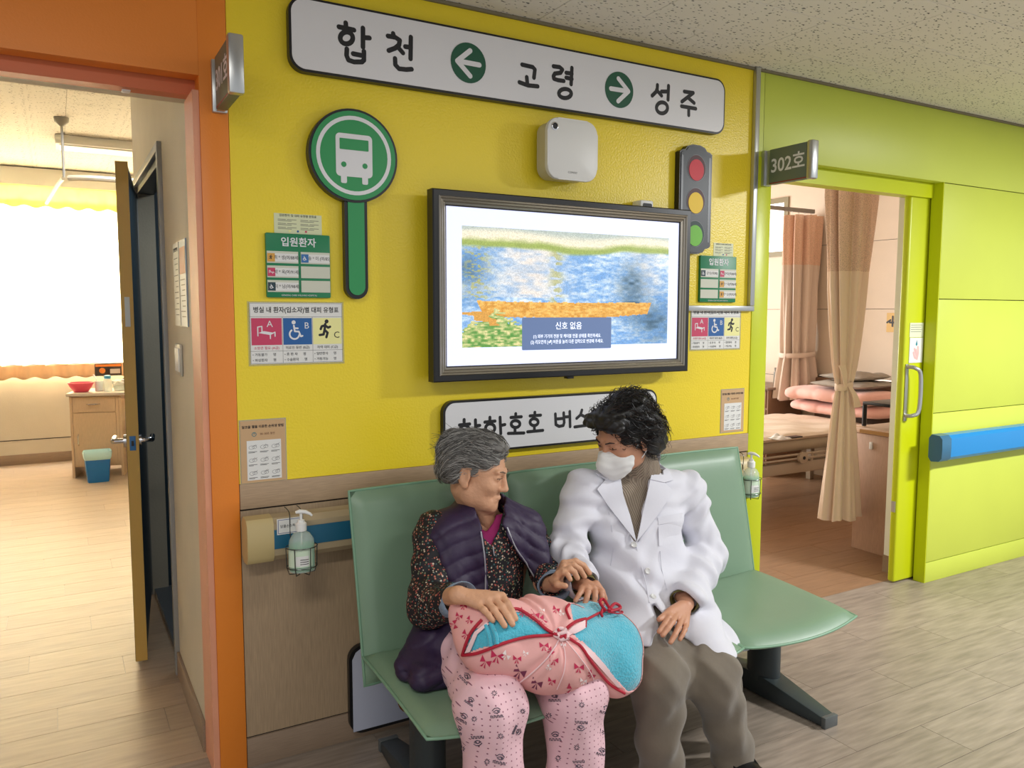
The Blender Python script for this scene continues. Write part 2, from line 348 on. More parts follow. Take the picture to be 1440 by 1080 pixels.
# ================================================================= THINGS ON THE CORRIDOR WALL
def tr(crop,org,sc,Yv):
    def f(p): q=PY(org[0]+p[0]/sc,org[1]+p[1]/sc,Yv); return (q[0],q[2])
    return [[f(p) for p in s] for s in crop]
def onwall(y): return lambda a,b,e=0: (a,y-e,b)
def el(cx,cy,rx,ry,n=18): return [(cx+rx*math.cos(2*math.pi*i/n),cy+ry*math.sin(2*math.pi*i/n)) for i in range(n+1)]
# long direction sign
t=thing('direction_sign',(1.6,0,2.26),'long white rounded sign with black rim, Korean place names and two arrows, under the ceiling','sign')
prism('sign_edge',rrect(.672,2.522,2.258,2.487,.05,8),-.030,-.001,M_black,t)
prism('sign_face',rrect(.680,2.514,2.266,2.479,.043,8),-.0325,-.0302,M_signw,t)
A5=((400,0),4.5); A6=((700,60),4.364); yy=-.0330
g=[[[(388,145),(390,185)],[(345,170),(440,190)],el(393,240,40,38)],[[(497,178),(497,298)],[(500,238),(538,240)]],[[(395,310),(393,350),(405,380),(440,392),(490,392),(503,380),(503,325)],[(435,340),(495,352)]],
 [[(688,212),(692,235)],[(655,228),(700,235),(730,255),(725,285),(700,305),(660,320)],[(715,295),(750,335)]],[[(765,295),(800,300)],[(800,235),(798,372)]],[[(700,370),(702,410),(725,435),(770,440),(805,438)]]]
for s in g: strokes('lettering',tr(s,*A5,yy),.0158,M_ink,t,onwall(yy))
g=[[[(150,135),(215,150),(228,165),(222,215)]],[[(178,212),(182,255)],[(133,243),(185,262),(245,268)]],[[(342,145),(380,150),(397,165),(385,185),(350,190),(342,205),(345,222),(370,230),(405,235)]],[[(420,185),(455,190)],[(420,215),(455,222)],[(455,155),(450,255)]],[el(413,312,38,28)],
 [[(980,260),(978,295),(948,325)],[(975,290),(1005,325)]],[[(1005,300),(1040,300)],[(1048,265),(1045,350)]],[el(1008,400,34,34)],[[(1145,300),(1200,308),(1130,362)],[(1170,340),(1205,370)]],[[(1128,390),(1215,405)],[(1172,400),(1172,445)]]]
for s in g: strokes('lettering',tr(s,*A6,yy),.0158,M_ink,t,onwall(yy))
for cx,cz,s in ((1.297,2.3715,1),(1.957,2.3695,-1)):
    prism('arrow_disc',circ(cx,cz,.0685,.0685,36),-.0345,-.0326,M_dgreen,t)
    strokes('arrow',[[(cx-.044*s,cz),(cx+.042*s,cz-.001)],[(cx+.006*s,cz+.042),(cx-.044*s,cz),(cx+.006*s,cz-.044)]],.0175,M_signw,t,onwall(-.0350))
# lower sign
t=thing('stop_name_sign',(1.69,0,.98),'white rounded sign with Korean lettering, behind the two seated heads','sign')
prism('sign_edge',rrect(1.195,2.182,.985,1.182,.045,8),-.026,-.001,M_black,t); prism('sign_face',rrect(1.203,2.174,.993,1.174,.038,8),-.0285,-.0262,M_signw,t)
A1=((580,560),4.909); A2=((760,530),5.142); yy=-.029
g=[[[(357,148),(357,165)],[(325,185),(395,178)],el(360,215,30,27)],[[(435,150),(438,245)],[(440,190),(465,188)]],[[(535,132),(535,150)],[(500,165),(570,158)],el(537,207,32,30)],[[(605,132),(610,245)],[(610,188),(638,182)]],
 [[(713,107),(713,122)],[(680,133),(752,128)],el(712,178,30,24)],[[(708,205),(708,240)],[(662,243),(770,240)]],[[(845,97),(845,112)],[(812,122),(885,117)],el(840,165,28,24)],[[(842,190),(842,228)],[(795,232),(900,222)]]]
for s in g: strokes('lettering',tr(s,*A1,yy),.0124,M_ink,t,onwall(yy))
g=[[[(108,268),(112,345),(135,358),(165,352),(172,330),(168,260)],[(110,305),(168,300)]],[[(175,290),(205,288)],[(212,250),(215,360)]],[[(300,240),(290,275),(262,300)],[(295,275),(345,300)],[(248,362),(350,348)]]]
for s in g: strokes('lettering',tr(s,*A2,yy),.0124,M_ink,t,onwall(yy))
# bus stop roundel on its pole
t=thing('bus_stop_sign',(.875,0,1.545),'round green bus stop sign with white bus on a green pole, black rim','sign')
cx,cz=.876,2.0115
out=[(cx-.0335,1.58)]+[(cx+.005+.0385*math.cos(a),1.583+.0385*math.sin(a)) for a in np.linspace(math.pi*1.02,math.pi*1.98,10)]+[(cx+.0435,1.87)]
prism('pole_edge',[(cx-.034,1.90)]+[(cx+.005-.039*math.cos(a),1.583-.039*math.sin(a)) for a in np.linspace(0,math.pi,12)]+[(cx+.044,1.90)],-.028,-.001,M_black,t)
prism('pole',[(cx-.023,1.90)]+[(cx+.005-.028*math.cos(a),1.585-.028*math.sin(a)) for a in np.linspace(0,math.pi,12)]+[(cx+.033,1.90)],-.031,-.0282,M_green,t)
prism('roundel_edge',circ(cx,cz,.151,.151,48),-.034,-.001,M_black,t); prism('roundel',circ(cx,cz,.143,.143,48),-.0365,-.0342,M_green,t)
rg=ring(cx,cz,.121,.121,48); strokes('white_ring',[rg],.0125,M_signw,t,onwall(-.0368),4)
q=lambda x,y:(PY(400+x/3.6,140+y/3.6,-.037)[0],PY(400+x/3.6,140+y/3.6,-.037)[2])
bx0,bz1=q(258,165); bx1,_=q(443,180); _,bz0=q(350,392)
prism('bus_body',rrect(bx0,bx1,bz0,bz1,.014,5),-.0378,-.0366,M_signw,t)
prism('bus_window',rrect(bx0+.013,bx1-.013,bz0+.086,bz1-.016,.002,2),-.0386,-.0379,M_green,t)
for s in (-1,1):
    m_=(bx0+bx1)/2; prism('bus_lamp',circ(m_+s*.036,bz0+.038,.0088,.0088,20),-.0386,-.0379,M_green,t); prism('bus_wheel',rrect(m_+s*.036-.010,m_+s*.036+.010,bz0-.022,bz0+.006,.005,4),-.0377,-.0366,M_signw,t)
# traffic light
t=thing('traffic_light_board',(2.363,0,1.75),'flat traffic light cutout with red, yellow and green lamps beside the television','signal')
def tl(x0,x1,z0,z1,d):
    m_=(x0+x1)/2; o=[]
    top=[(x1,z1-.022),(x1-.012,z1-.014),(x1-.030,z1-.010),(x1-.042,z1+.004),(m_+.02,z1+.012),(m_-.02,z1+.012),(x0+.042,z1+.004),(x0+.03,z1-.010),(x0+.012,z1-.014),(x0,z1-.022)]
    bot=[(x0,z0+.022),(x0+.012,z0+.014),(x0+.03,z0+.010),(x0+.042,z0-.004),(m_-.02,z0-.012),(m_+.02,z0-.012),(x1-.042,z0-.004),(x1-.03,z0+.010),(x1-.012,z0+.014),(x1,z0+.022)]
    c=((x0+x1)/2,(z0+z1)/2); return [(c[0]+(a-c[0])*d,c[1]+(b-c[1])*(1-(1-d)*.35)) for a,b in top+bot]
M_sig=mat('signal_graphite',(36,42,46),rough=.4); M_sigd=mat('signal_hood',(78,40,44),rough=.5); M_sigl=mat('signal_highlight',(100,104,108),rough=.35)
prism('board_edge',tl(2.277,2.457,1.762,2.190,1),-.030,-.001,M_black,t); prism('board_face',tl(2.277,2.457,1.762,2.190,.93),-.0325,-.0302,M_sig,t)
for x in (2.2895,2.4425): prism('highlight',rrect(x-.0055,x+.0055,1.80,2.155,.005,3),-.0330,-.0326,M_sigl,t)
for z,m_,h in ((2.098,M_red,M_sigd),(1.962,M_amb,M_sigd),(1.826,M_lgr,mat('signal_hood_green',(28,58,52),.5))):
    prism('lamp_rim',circ(2.367,z+.008,.052,.056,36),-.0334,-.0331,mat('lamp_rim_grey',(96,98,102),.4),t); prism('hood',circ(2.367,z+.008,.0495,.0535,36),-.0340,-.0335,h,t)
    prism('lamp',circ(2.366,z,.041,.044,36),-.0352,-.0341,m_,t)
# air purifier
t=thing('wall_air_purifier',(1.7,0,1.99),'white square wall mounted air purifier with rounded corners above the television','appliance')
prism('body',rrect(1.588,1.800,1.996,2.206,.045,8),-.086,-.02,M_grey if False else mat('purifier_silver',(196,192,178),rough=.25,metal=.3),t,bev=.006); prism('back_plate',rrect(1.60,1.775,2.02,2.19,.03,6),-.021,-.001,M_black,t)
prism('front_cover',rrect(1.582,1.806,1.990,2.212,.05,8),-.104,-.0865,mat('glossy_white',(222,222,218),rough=.4),t,bev=.005)
_o=lathe('sensor_ring',[(.0145,0),(.0145,.003),(.011,.004),(.010,0)],(1.612,-.104,2.178),M_chrome,t)
_o.data.transform(Matrix.Translation((1.612,-.104,2.178))@Matrix.Rotation(math.pi/2,4,'X')@Matrix.Translation((-1.612,.104,-2.178)))
prism('sensor',circ(1.612,2.178,.0095,.0095,20),-.106,-.1035,M_ink,t)
text('COWAY',1.693,2.018,.011,mat('grey_print',(130,130,128),.5),t,y=-.1045)
# television
t=thing('wall_television',(1.7,0,1.26),'large framed television showing a bright river painting with an on-screen message','television')
X0,X1,Z0,Z1=1.128,2.286,1.258,1.920
prism('back_case',rrect(X0+.02,X1-.02,Z0+.01,Z1-.01,.01,2),-.075,-.012,M_black,t); prism('wall_mount',rrect(1.45,1.95,1.4,1.8,.01,2),-.012,-.0005,M_black,t)
def frame(nm,x0,x1,z0,z1,w_,y0,y1,m,prof=None):
    """mitred frame bar profile swept around: list of (inset, y)"""
    pr=prof; V=[];Fc=[]
    for (ins,y) in pr:
        V+=[(x0+ins,y,z0+ins),(x1-ins,y,z0+ins),(x1-ins,y,z1-ins),(x0+ins,y,z1-ins)]
    k=len(pr)
    for i in range(k):
        for j in range(4): Fc.append((i*4+j,i*4+(j+1)%4,((i+1)%k)*4+(j+1)%4,((i+1)%k)*4+j))
    return mk(nm,V,Fc,m,t)
frame('outer_frame',X0,X1,Z0,Z1,0,0,0,M_black,[(0,-.05),(0,-.094),(.004,-.098),(.022,-.098),(.024,-.05)])
frame('moulding',X0+.022,X1-.022,Z0+.022,Z1-.022,0,0,0,M_silver,[(0,-.07),(0,-.099),(.003,-.103),(.007,-.100),(.008,-.096),(.012,-.1),(.017,-.096),(.018,-.092),(.022,-.096),(.028,-.090),(.029,-.07)])
frame('inner_bead',X0+.050,X1-.050,Z0+.050,Z1-.050,0,0,0,M_ink,[(0,-.075),(0,-.090),(.004,-.088),(.005,-.075)])
sx0,sx1,sz0,sz1=X0+.052,X1-.052,Z0+.052,Z1-.052
box('screen',sx0,sx1,-.084,-.078,sz0,sz1,mat('screen_mat_white',(214,220,252),.3,emit=.66),t)
# picture on the screen: dabs of colour of a river view (generic), one quad per dab
def picture(x0,x1,z0,z1,y,nx=300,nz=150):
    rs=np.random.RandomState(5)
    U,Vv=np.meshgrid(np.linspace(0,1,nx),np.linspace(0,1,nz)); img=np.zeros((nz,nx,3))
    def nz_(s,seed,ax=1):
        r=np.random.RandomState(seed); a=r.rand(int(s*ax)+2,s+2); yi=Vv*(int(s*ax)); xi=U*s; y0=yi.astype(int);x0_=xi.astype(int);fy=yi-y0;fx=xi-x0_; fy=fy*fy*(3-2*fy);fx=fx*fx*(3-2*fx)
        return a[y0,x0_]*(1-fx)*(1-fy)+a[y0,x0_+1]*fx*(1-fy)+a[y0+1,x0_]*(1-fx)*fy+a[y0+1,x0_+1]*fx*fy
    def L(a,b,t): t=np.clip(t,0,1)[...,None]; return np.array(a)*(1-t)+np.array(b)*t if np.ndim(a)==1 else a*(1-t)+np.array(b)*t
    n1=nz_(8,1,1);n2=nz_(30,2,1.3);n3=nz_(70,3,1.2)
    n=.35*n1+.35*n2+.3*n3
    img=L((110,156,208),(222,232,240),(n-.3)*2.2)
    gl=np.exp(-((U-.30)/.15)**2)*.8*(Vv>.42)+np.exp(-((U-.88)/.09)**2)*.55*(Vv>.45); img=L(img,(226,214,202),gl*(.55+.7*n2))
    dk=np.exp(-((U-.80)/.07)**2-((Vv-.5)/.22)**2)+.8*np.exp(-((U-.93)/.1)**2-((Vv-.2)/.2)**2)+.6*np.exp(-((U-.03)/.09)**2-((Vv-.62)/.2)**2); img=L(img,(52,84,106),dk*(.3+n2))
    img=L(img,(166,164,96),np.exp(-((U-.42)/.03)**2)*(n2>.55)*.7+np.exp(-((U-.06)/.05)**2)*(n3>.6)*.8*(Vv>.4))
    bz=.82+.02*np.sin(U*9)+.03*(n1-.5); img=L(img,(150,166,84),((Vv-bz)*40)); img=L(img,(232,222,196),((Vv-bz-.05)*30)*(.6+.5*n2)); img=L(img,(176,186,178),((Vv-bz-.12)*30)*(n1+.2))
    # ochre bank
    lo=.235+.05*(2*U-.9)**2; hi=.385-.012*np.sin(U*3.1)-.0; m_=(Vv>lo+.012*n3)&(Vv<hi+.012*n3)&(U>.06+.25*(.385-Vv))&(U<.9-.2*(.34-Vv)); img[m_]=L((196,132,40),(232,182,96),n3*1.2)[m_]
    gr=(Vv<.30-1.0*np.abs(U-.14)+.12*(n3-.5)); img[gr]=L((84,140,58),(226,210,150),(n3*1.3-.2))[gr]
    oc=(Vv<.30)&(Vv>.18)&(U<.16)&(n2>.5); img[oc]=(206,150,66)
    img*=(1+.16*(rs.rand(nz,nx,1)-.5)); img=np.clip(img,0,255)
    V=[];
    xs=np.linspace(x0,x1,nx+1); zz=np.linspace(z0,z1,nz+1)
    XX,ZZ=np.meshgrid(xs,zz); V=np.stack([XX.ravel(),np.full(XX.size,y),ZZ.ravel()],1)
    i=np.arange(nz)[:,None]*(nx+1)+np.arange(nx)[None,:]; Fq=np.stack([i,i+1,i+nx+2,i+nx+1],-1).reshape(-1,4)
    me=bpy.data.meshes.new('picture'); me.from_pydata(V.tolist(),[],Fq.tolist())
    ca=me.color_attributes.new('paint','FLOAT_COLOR','CORNER'); c=img/255; c=np.where(c<=.04045,c/12.92,((c+.055)/1.055)**2.4); c=np.concatenate([c,np.ones((nz,nx,1))],2).reshape(-1,1,4).repeat(4,1)
    ca.data.foreach_set('color',c.ravel().astype(np.float32))
    m=bpy.data.materials.new('screen_picture'); m.use_nodes=True; nt=m.node_tree; b=nt.nodes['Principled BSDF']; a=nt.nodes.new('ShaderNodeAttribute'); a.attribute_name='paint'
    nt.links.new(a.outputs['Color'],b.inputs['Emission Color']); b.inputs['Base Color'].default_value=(.02,.02,.02,1); b.inputs['Emission Strength'].default_value=1.1; b.inputs['Roughness'].default_value=.3
    return link('picture',me,m,t)
picture(1.243,2.180,1.376,1.802,-.0846)
prism('message_box',rrect(1.488,1.894,1.362,1.482,.004,3),-.0856,-.0848,mat('message_slate',(86,104,140),.4,emit=.75),t)
M_txt=mat('screen_text',(235,240,250),.5,emit=.9)
text('신호 없음',1.693,1.449,.031,M_txt,t,y=-.0862); text('(1) 외부 기기의 전원 및 케이블 연결 상태를 확인하세요.',1.690,1.411,.0165,M_txt,t,y=-.0862,sx=.82); text('(2) 리모컨의 [⏎] 버튼을 눌러 다른 입력으로 변경해 주세요.',1.690,1.390,.0165,M_txt,t,y=-.0862,sx=.82)
box('sensor',1.69,1.72,-.085,-.06,Z0-.010,Z0+.002,M_black,t,bev=.002)
t=thing('wifi_extender',(2.09,0,1.92),'small white plastic box peeking over the top of the television','device'); box('body',2.052,2.118,-.06,-.001,1.90,1.951,M_white,t,bev=.008); prism('dark_band',rrect(2.062,2.108,1.905,1.938,.006,3),-.0615,-.0595,M_ink,t)
# evacuation posters
def runner(cx,cz,s): 
    h=lambda *p:[(cx+a*s,cz+b*s) for a,b in p]
    return [h((.02,.62),(-.05,.1)),h((0,.5),(.28,.3),(.45,.38)),h((-.02,.5),(-.3,.42),(-.4,.18)),h((-.05,.1),(.22,-.15),(.1,-.55)),h((-.05,.1),(-.15,-.3),(-.5,-.35))],h((.14,.85),(.15,.86))
def wheelch(cx,cz,s):
    h=lambda *p:[(cx+a*s,cz+b*s) for a,b in p]
    return [h((-.12,.5),(-.05,0),(.3,-.02),(.48,-.45),(.62,-.4)),h((-.1,.28),(.22,.26))]+[[(cx+(-.08+.42*math.cos(a))*s,cz+(-.25+.42*math.sin(a))*s) for a in np.linspace(2.2,6.1,14)]],h((-.14,.78),(-.13,.79))
def bed(cx,cz,s):
    h=lambda *p:[(cx+a*s,cz+b*s) for a,b in p]
    return [h((-.7,.45),(-.7,-.3)),h((-.35,.5),(-.35,0)),h((-.7,.45),(-.35,.5)),h((.75,0),(.75,-.35)),h((.35,-.2),(.35,-.55)),h((.35,-.2),(.75,0))],[(cx-.66*s,cz-.06*s),(cx-.2*s,cz+.1*s),(cx+.66*s,cz-.06*s),(cx+.3*s,cz-.24*s)]
def evac(x0,x1,z0,z1,label,y=-.0012,parent_kw=None):
    W,Hh=x1-x0,z1-z0; t=thing('evacuation_poster',((x0+x1)/2,0,z0),label,'poster','evacuation type posters')
    X=lambda u:x0+u*W; Z=lambda v:z0+v*Hh
    box('film',x0-.006,x1+.006,-.0012,-.0002,z0-.006,z1+.004,mat('laminate_film',(206,206,150),.2,alpha=.35),t)
    box('sheet',x0,x1,-.0022,-.0013,z0,z1,M_paper,t)
    strokes('border',[[(X(.004),Z(.01)),(X(.996),Z(.01)),(X(.996),Z(.99)),(X(.004),Z(.99)),(X(.004),Z(.01))],[(X(0),Z(.77)),(X(1),Z(.77))],[(X(0),Z(.21)),(X(1),Z(.21))],[(X(.34),Z(.01)),(X(.34),Z(.77))],[(X(.665),Z(.01)),(X(.665),Z(.77))]],.0008,M_ink,t,onwall(-.0024),2)
    text('병실 내 환자(입소자)별 대피 유형표',X(.5),Z(.878),W*.068,M_ink,t,y=-.0026,sx=.93,bold=.0003)
    for u0,u1,m_,k in ((.015,.332,M_pink,'A'),(.348,.658,M_blue,'B'),(.672,.99,M_cream2,'C')):
        box('symbol_field',X(u0),X(u1),-.0028,-.0023,Z(.31),Z(.75),m_,t)
        cx,cz=X((u0+u1)/2),Z(.53); s=W*.13; mi=M_ink if k=='C' else M_signw
        if k=='A':
            st,po=bed(cx-s*.05,cz-s*.05,s*.95); strokes('symbol',st,.0035,mi,t,onwall(-.003)); mk('symbol',[(a,-.003,b) for a,b in po],[(0,1,2,3)],mi,t); text('A',cx+s*.25,cz+s*.6,s*.75,mi,t,y=-.003)
        else:
            st,hd=(wheelch if k=='B' else runner)(cx-s*.2,cz,s*.95); strokes('symbol',st,.0055 if k=='B' else .008,mi,t,onwall(-.003)); strokes('symbol',[hd],.013,mi,t,onwall(-.003)); text(k,cx+s*(.75 if k=='B' else .8),cz+(s*.45 if k=='B' else -s*.35),s*.75,mi,t,y=-.003)
    for u,sx_,c in ((.17,'소방관 필요 (A급)',M_pink),(.50,'의료진 동반 (B급)',M_ink),(.83,'자력 대피 (C급)',M_ink)): text(sx_,X(u),Z(.258),W*.036,c,t,y=-.0026)
    for u,a,b in ((.02,'• 거동불가','• 와상환자'),(.355,'• 중 환 자','• 수술환자'),(.68,'• 일반환자','• 거동가능')):
        text(a+'      명',X(u),Z(.15),W*.036,M_ink,t,y=-.0026,align='LEFT'); text(b+'      명',X(u),Z(.06),W*.036,M_ink,t,y=-.0026,align='LEFT')
    return t
evac(.535,.836,1.334,1.530,'evacuation poster with red, blue and yellow symbols, near the orange wall')
evac(2.384,2.676,1.341,1.526,'evacuation poster with red, blue and yellow symbols, right of the television')
def board(x0,x1,z0,z1,label,rows):
    W,Hh=x1-x0,z1-z0; t=thing('patient_name_board',((x0+x1)/2,0,z0),label,'board','green patient boards'); X=lambda u:x0+u*W; Z=lambda v:z0+v*Hh
    prism('board',rrect(x0,x1,z0,z1,.004,3),-.012,-.0005,M_bgreen,t,bev=.0015)
    text('입원환자',X(.5),Z(.86),W*.15,M_signw,t,y=-.0126,bold=.0006); text('GENERAL CARE WELFARE HOSPITAL',X(.5),Z(.035),W*.034,M_signw,t,y=-.0126)
    for r in range(3):
        for c in range(2):
            u0,u1=(.01,.49) if c==0 else (.53,.99); v0=.085+.225*(2-r); box('slot',X(u0),X(u1),-.0135,-.0118,Z(v0),Z(v0+.185),mat('slot_cream',(206,208,190),.3),t)
            e=rows[r][c]
            if e:
                m_={'r':M_amb if False else mat('tag_orange',(214,160,70),.5),'b':M_pink,'w':mat('tag_blue',(52,110,170),.5),'k':mat('tag_dark',(40,62,72),.5)}[e[0]]
                box('name_card',X(u0+.005),X(u1-.005),-.0146,-.0136,Z(v0+.02),Z(v0+.15),M_paper,t); box('card_symbol_field',X(u0+.005),X(u0+.12),-.0150,-.0147,Z(v0+.02),Z(v0+.15),m_,t)
                cx,cz=X(u0+.062),Z(v0+.085); s=W*.05
                if e[0]=='b': st,po=bed(cx,cz,s*.95); strokes('symbol',st,.0015,M_signw,t,onwall(-.0152)); mk('symbol',[(a,-.0152,b) for a,b in po],[(0,1,2,3)],M_signw,t)
                else: st,hd=(runner if e[0]=='r' else wheelch)(cx-s*.1,cz,s*.85); mi=M_ink if e[0]=='r' else M_signw; strokes('symbol',st+[hd],.0022,mi,t,onwall(-.0152))
                text(e[1],X((u0+.13+u1-.01)/2),Z(v0+.085),W*.07,M_ink,t,y=-.0148,sx=.85)
board(.589,.796,1.547,1.751,'green patient board with four filled name cards, on the yellow wall by the orange corner',[[('r','최 * 생(여/88세)'),('w','송 * 이 (여/85)')],[('b','박 * 옥(여/91세)'),None],[('k','이 * 남(여/98세)'),None]])
board(2.421,2.633,1.547,1.747,'green patient board with name cards, right of the television by the corner trim',[[('k','김*순(여/90)'),('b','강*자(여/88세)')],[None,('r','정 * 자(여/86세)')],[None,('r','박 * 순(여/92세)')]])
def note(x0,x1,z0,z1,label):
    t=thing('notice_slip',((x0+x1)/2,0,z0),label,'notice'); W,Hh=x1-x0,z1-z0
    box('sheet',x0,x1,-.0012,-.0002,z0,z1,mat('slip_paper',(216,220,178),.4),t)
    text('입원환자 및 대피 유형별 분류표',x0+W/2,z0+Hh*.9,W*.06,M_ink,t,y=-.0016)
    bars=[]
    for r in range(3):
        for c in range(2):
            a=x0+W*(.08+.47*c); b=a+W*.38; z=z0+Hh*(.70-.2*r); bars.append([(a,z),(a+W*.16,z)]); bars.append([(a+W*.19,z),(b,z)]); bars.append([(a,z-Hh*.07),(b-W*.1,z-Hh*.07)])
    strokes('small_print',bars,.0018,mat('faint_print',(120,122,110),.6),t,onwall(-.0015),2)
    for i,m_ in enumerate((M_cream2,M_blue,M_pink)): prism('dot',circ(x0+W*(.32+.17*i),z0+Hh*.13,.0035,.0035,12),-.0018,-.0013,m_,t)
note(.619,.773,1.752,1.815,'pale notice slip taped above the green board near the orange corner'); note(2.505,2.622,1.748,1.805,'pale notice slip taped above the green board right of the traffic light')
def handposter(x0,x1,z0,z1,label):
    t=thing('hand_wash_poster',((x0+x1)/2,0,z0),label,'poster','hand washing posters'); W,Hh=x1-x0,z1-z0; X=lambda u:x0+u*W; Z=lambda v:z0+v*Hh
    box('film',x0-.004,x1+.004,-.0012,-.0002,z0-.004,z1+.004,mat('laminate_clear',(206,200,170),.2,alpha=.5),t); box('sheet',x0,x1,-.002,-.0013,z0,z1,M_kraft,t); box('white_panel',X(.13),X(.9),-.0026,-.0021,Z(.04),Z(.68),M_paper,t)
    text('알코올 젤을 이용한 손위생 방법',X(.5),Z(.9),W*.072,M_ink,t,y=-.0024,bold=.0002); text('20~30초 동안',X(.6),Z(.78),W*.06,mat('brown_print',(120,80,50),.6),t,y=-.0024)
    strokes('clock',[ring(X(.3),Z(.78),W*.045,W*.045,14),[(X(.3),Z(.78)),(X(.3),Z(.81))]],.0022,mat('teal_print',(90,130,130),.6),t,onwall(-.0025),3)
    st=[]; cap=[]
    rs=random.Random(3)
    for r in range(3):
        for c in range(3):
            cx,cz=X(.26+.255*c),Z(.57-.21*r); s=W*.085
            st.append(ring(cx-s*.3,cz,s*.7,s*.5,10)); st.append(ring(cx+s*.45,cz+s*.1,s*.6,s*.42,10))
            for k in range(3): st.append([(cx+s*(.2+.25*k),cz+s*.3),(cx+s*(.5+.3*k),cz+s*rs.uniform(.5,.9))])
            cap.append([(cx-s*1.1,cz-s*1.15),(cx+s*1.1,cz-s*1.15)]); cap.append([(cx-s*1.1,cz-s*1.4),(cx+s*rs.uniform(0,.9),cz-s*1.4)])
    tagp(strokes('hand_drawings',st,.0009,mat('line_print',(110,108,112),.6),t,onwall(-.0028),2),kind='stuff'); strokes('captions',cap,.0014,M_ink,t,onwall(-.0028),2)
handposter(.497,.638,.952,1.153,'tan hand washing poster beside the orange corner above the wood rail'); handposter(2.574,2.711,.965,1.156,'tan hand washing poster left of the lime door post')
# room number plates
def plate(xc,label,num,zc,side):
    t=thing('room_number_plate',(xc,0,zc-.08),label,'sign','room number plates')
    box('wall_bracket',xc-.022,xc+.022,-.022,-.001,zc-.078,zc+.078,M_alu,t,bev=.004); box('bracket_arm',xc-.012,xc+.012,-.05,-.02,zc-.075,zc+.075,M_alu,t)
    box('plate',xc-.016,xc+.016,-.25,-.045,zc-.076,zc+.076,mat('sage_plate',(104,116,98),.45),t,bev=.002); box('end_cap',xc-.021,xc+.021,-.28,-.25,zc-.080,zc+.080,M_alu,t,bev=.006)
    box('red_line',xc-.0165,xc+.0165,-.25,-.05,zc-.074,zc-.070,mat('thin_red',(150,40,44),.5),t)
    text(num,0,0,.082,M_signw,t,rot=(math.pi/2,0,-math.pi/2),loc=(xc-.0164,-.147,zc),sx=.95,bold=.0012)
plate(2.80,'grey green plate reading 302호 projecting from the wall by the lime doorway','302호',2.145,1)
plate(.462,'grey green plate reading 301호 projecting from the orange wall','301호',2.18,1)
# handrails
def handrail(name,x0,x1,z0,z1,label,mcap,mbody,blue=None):
    t=thing(name,((x0+x1)/2,0,z0),label,'handrail'); zc,h=(z0+z1)/2,(z1-z0)/2
    def pr(k,o=0): return [(-.03*k,-h),(-.072*k,-h+.004),(-.088*k,-h+.022),(-.09*k,0),(-.088*k,h-.022),(-.072*k,h-.004),(-.03*k,h)]
    P=pr(1); V=[];Fc=[]
    cw=.085
    V=[(x,a,zc+b) for x in (x0+cw,x1-cw) for a,b in P]; n=len(P); Fc=[(i,i+1,n+i+1,n+i) for i in range(n-1)]
    mk('rail',V,Fc,mbody,t,30)
    for s,(xa,xb) in ((1,(x0,x0+cw)),(-1,(x1,x1-cw))):
        V=[];st=[(0,.55,.72),(.012,.85,.92),(.035,1.03,1.03),(1,1.03,1.03)]
        for u,ky,kz in st:
            x=xa+(xb-xa)*u if u<1 else xb
            V+=[(x,a*ky,zc+b*kz) for a,b in P]
        Fc=[(k*n+i,k*n+i+1,(k+1)*n+i+1,(k+1)*n+i) for k in range(3) for i in range(n-1)]+[tuple(range(n))]
        mk('end_cap',V,Fc,mcap,t,40)
    box('bracket',x0+.04,x1-.04,-.04,-.003,z0+.02,z1-.02,M_grey,t)
    if blue:
        y=-.0915; mk('blue_band',[(x0+cw,-.0912,zc-.028),(x1-cw,-.0912,zc-.028),(x1-cw,-.0925,zc),(x0+cw,-.0925,zc),(x1-cw,-.0912,zc+.034),(x0+cw,-.0912,zc+.034)],[(0,1,2,3),(3,2,4,5)],blue,t,30)
    return t
M_beige=mat('handrail_beige',(196,176,124),rough=.4); M_rail=mat('handrail_tan',(176,158,126),rough=.4); M_teal=mat('handrail_blue_strip',(30,98,128),rough=.4)
handrail('wall_handrail',.489,2.70,.705,.850,'beige handrail with a blue strip and rounded end, on the wood panelling behind the bench',M_beige,M_rail,M_teal)
handrail('corridor_handrail',4.10,9.4,.70,.845,'bright blue handrail with dark end cap on the lime wall',mat('handrail_cap_slate',(54,104,134),.35),mat('handrail_sky_blue',(36,132,196),.3))
t=thing('small_rail_label',(.62,0,.80),'small white label with Korean text and blue border on the beige handrail','label')
box('sticker',.583,.66,-.0942,-.0926,.795,.846,M_paper,t); strokes('border',[[(.587,.799),(.656,.799),(.656,.842),(.587,.842),(.587,.799)]],.0016,mat('print_navy',(50,60,130),.5),t,onwall(-.0945),2); text('알콜손소독제',.6215,.8205,.0105,M_ink,t,y=-.0946)
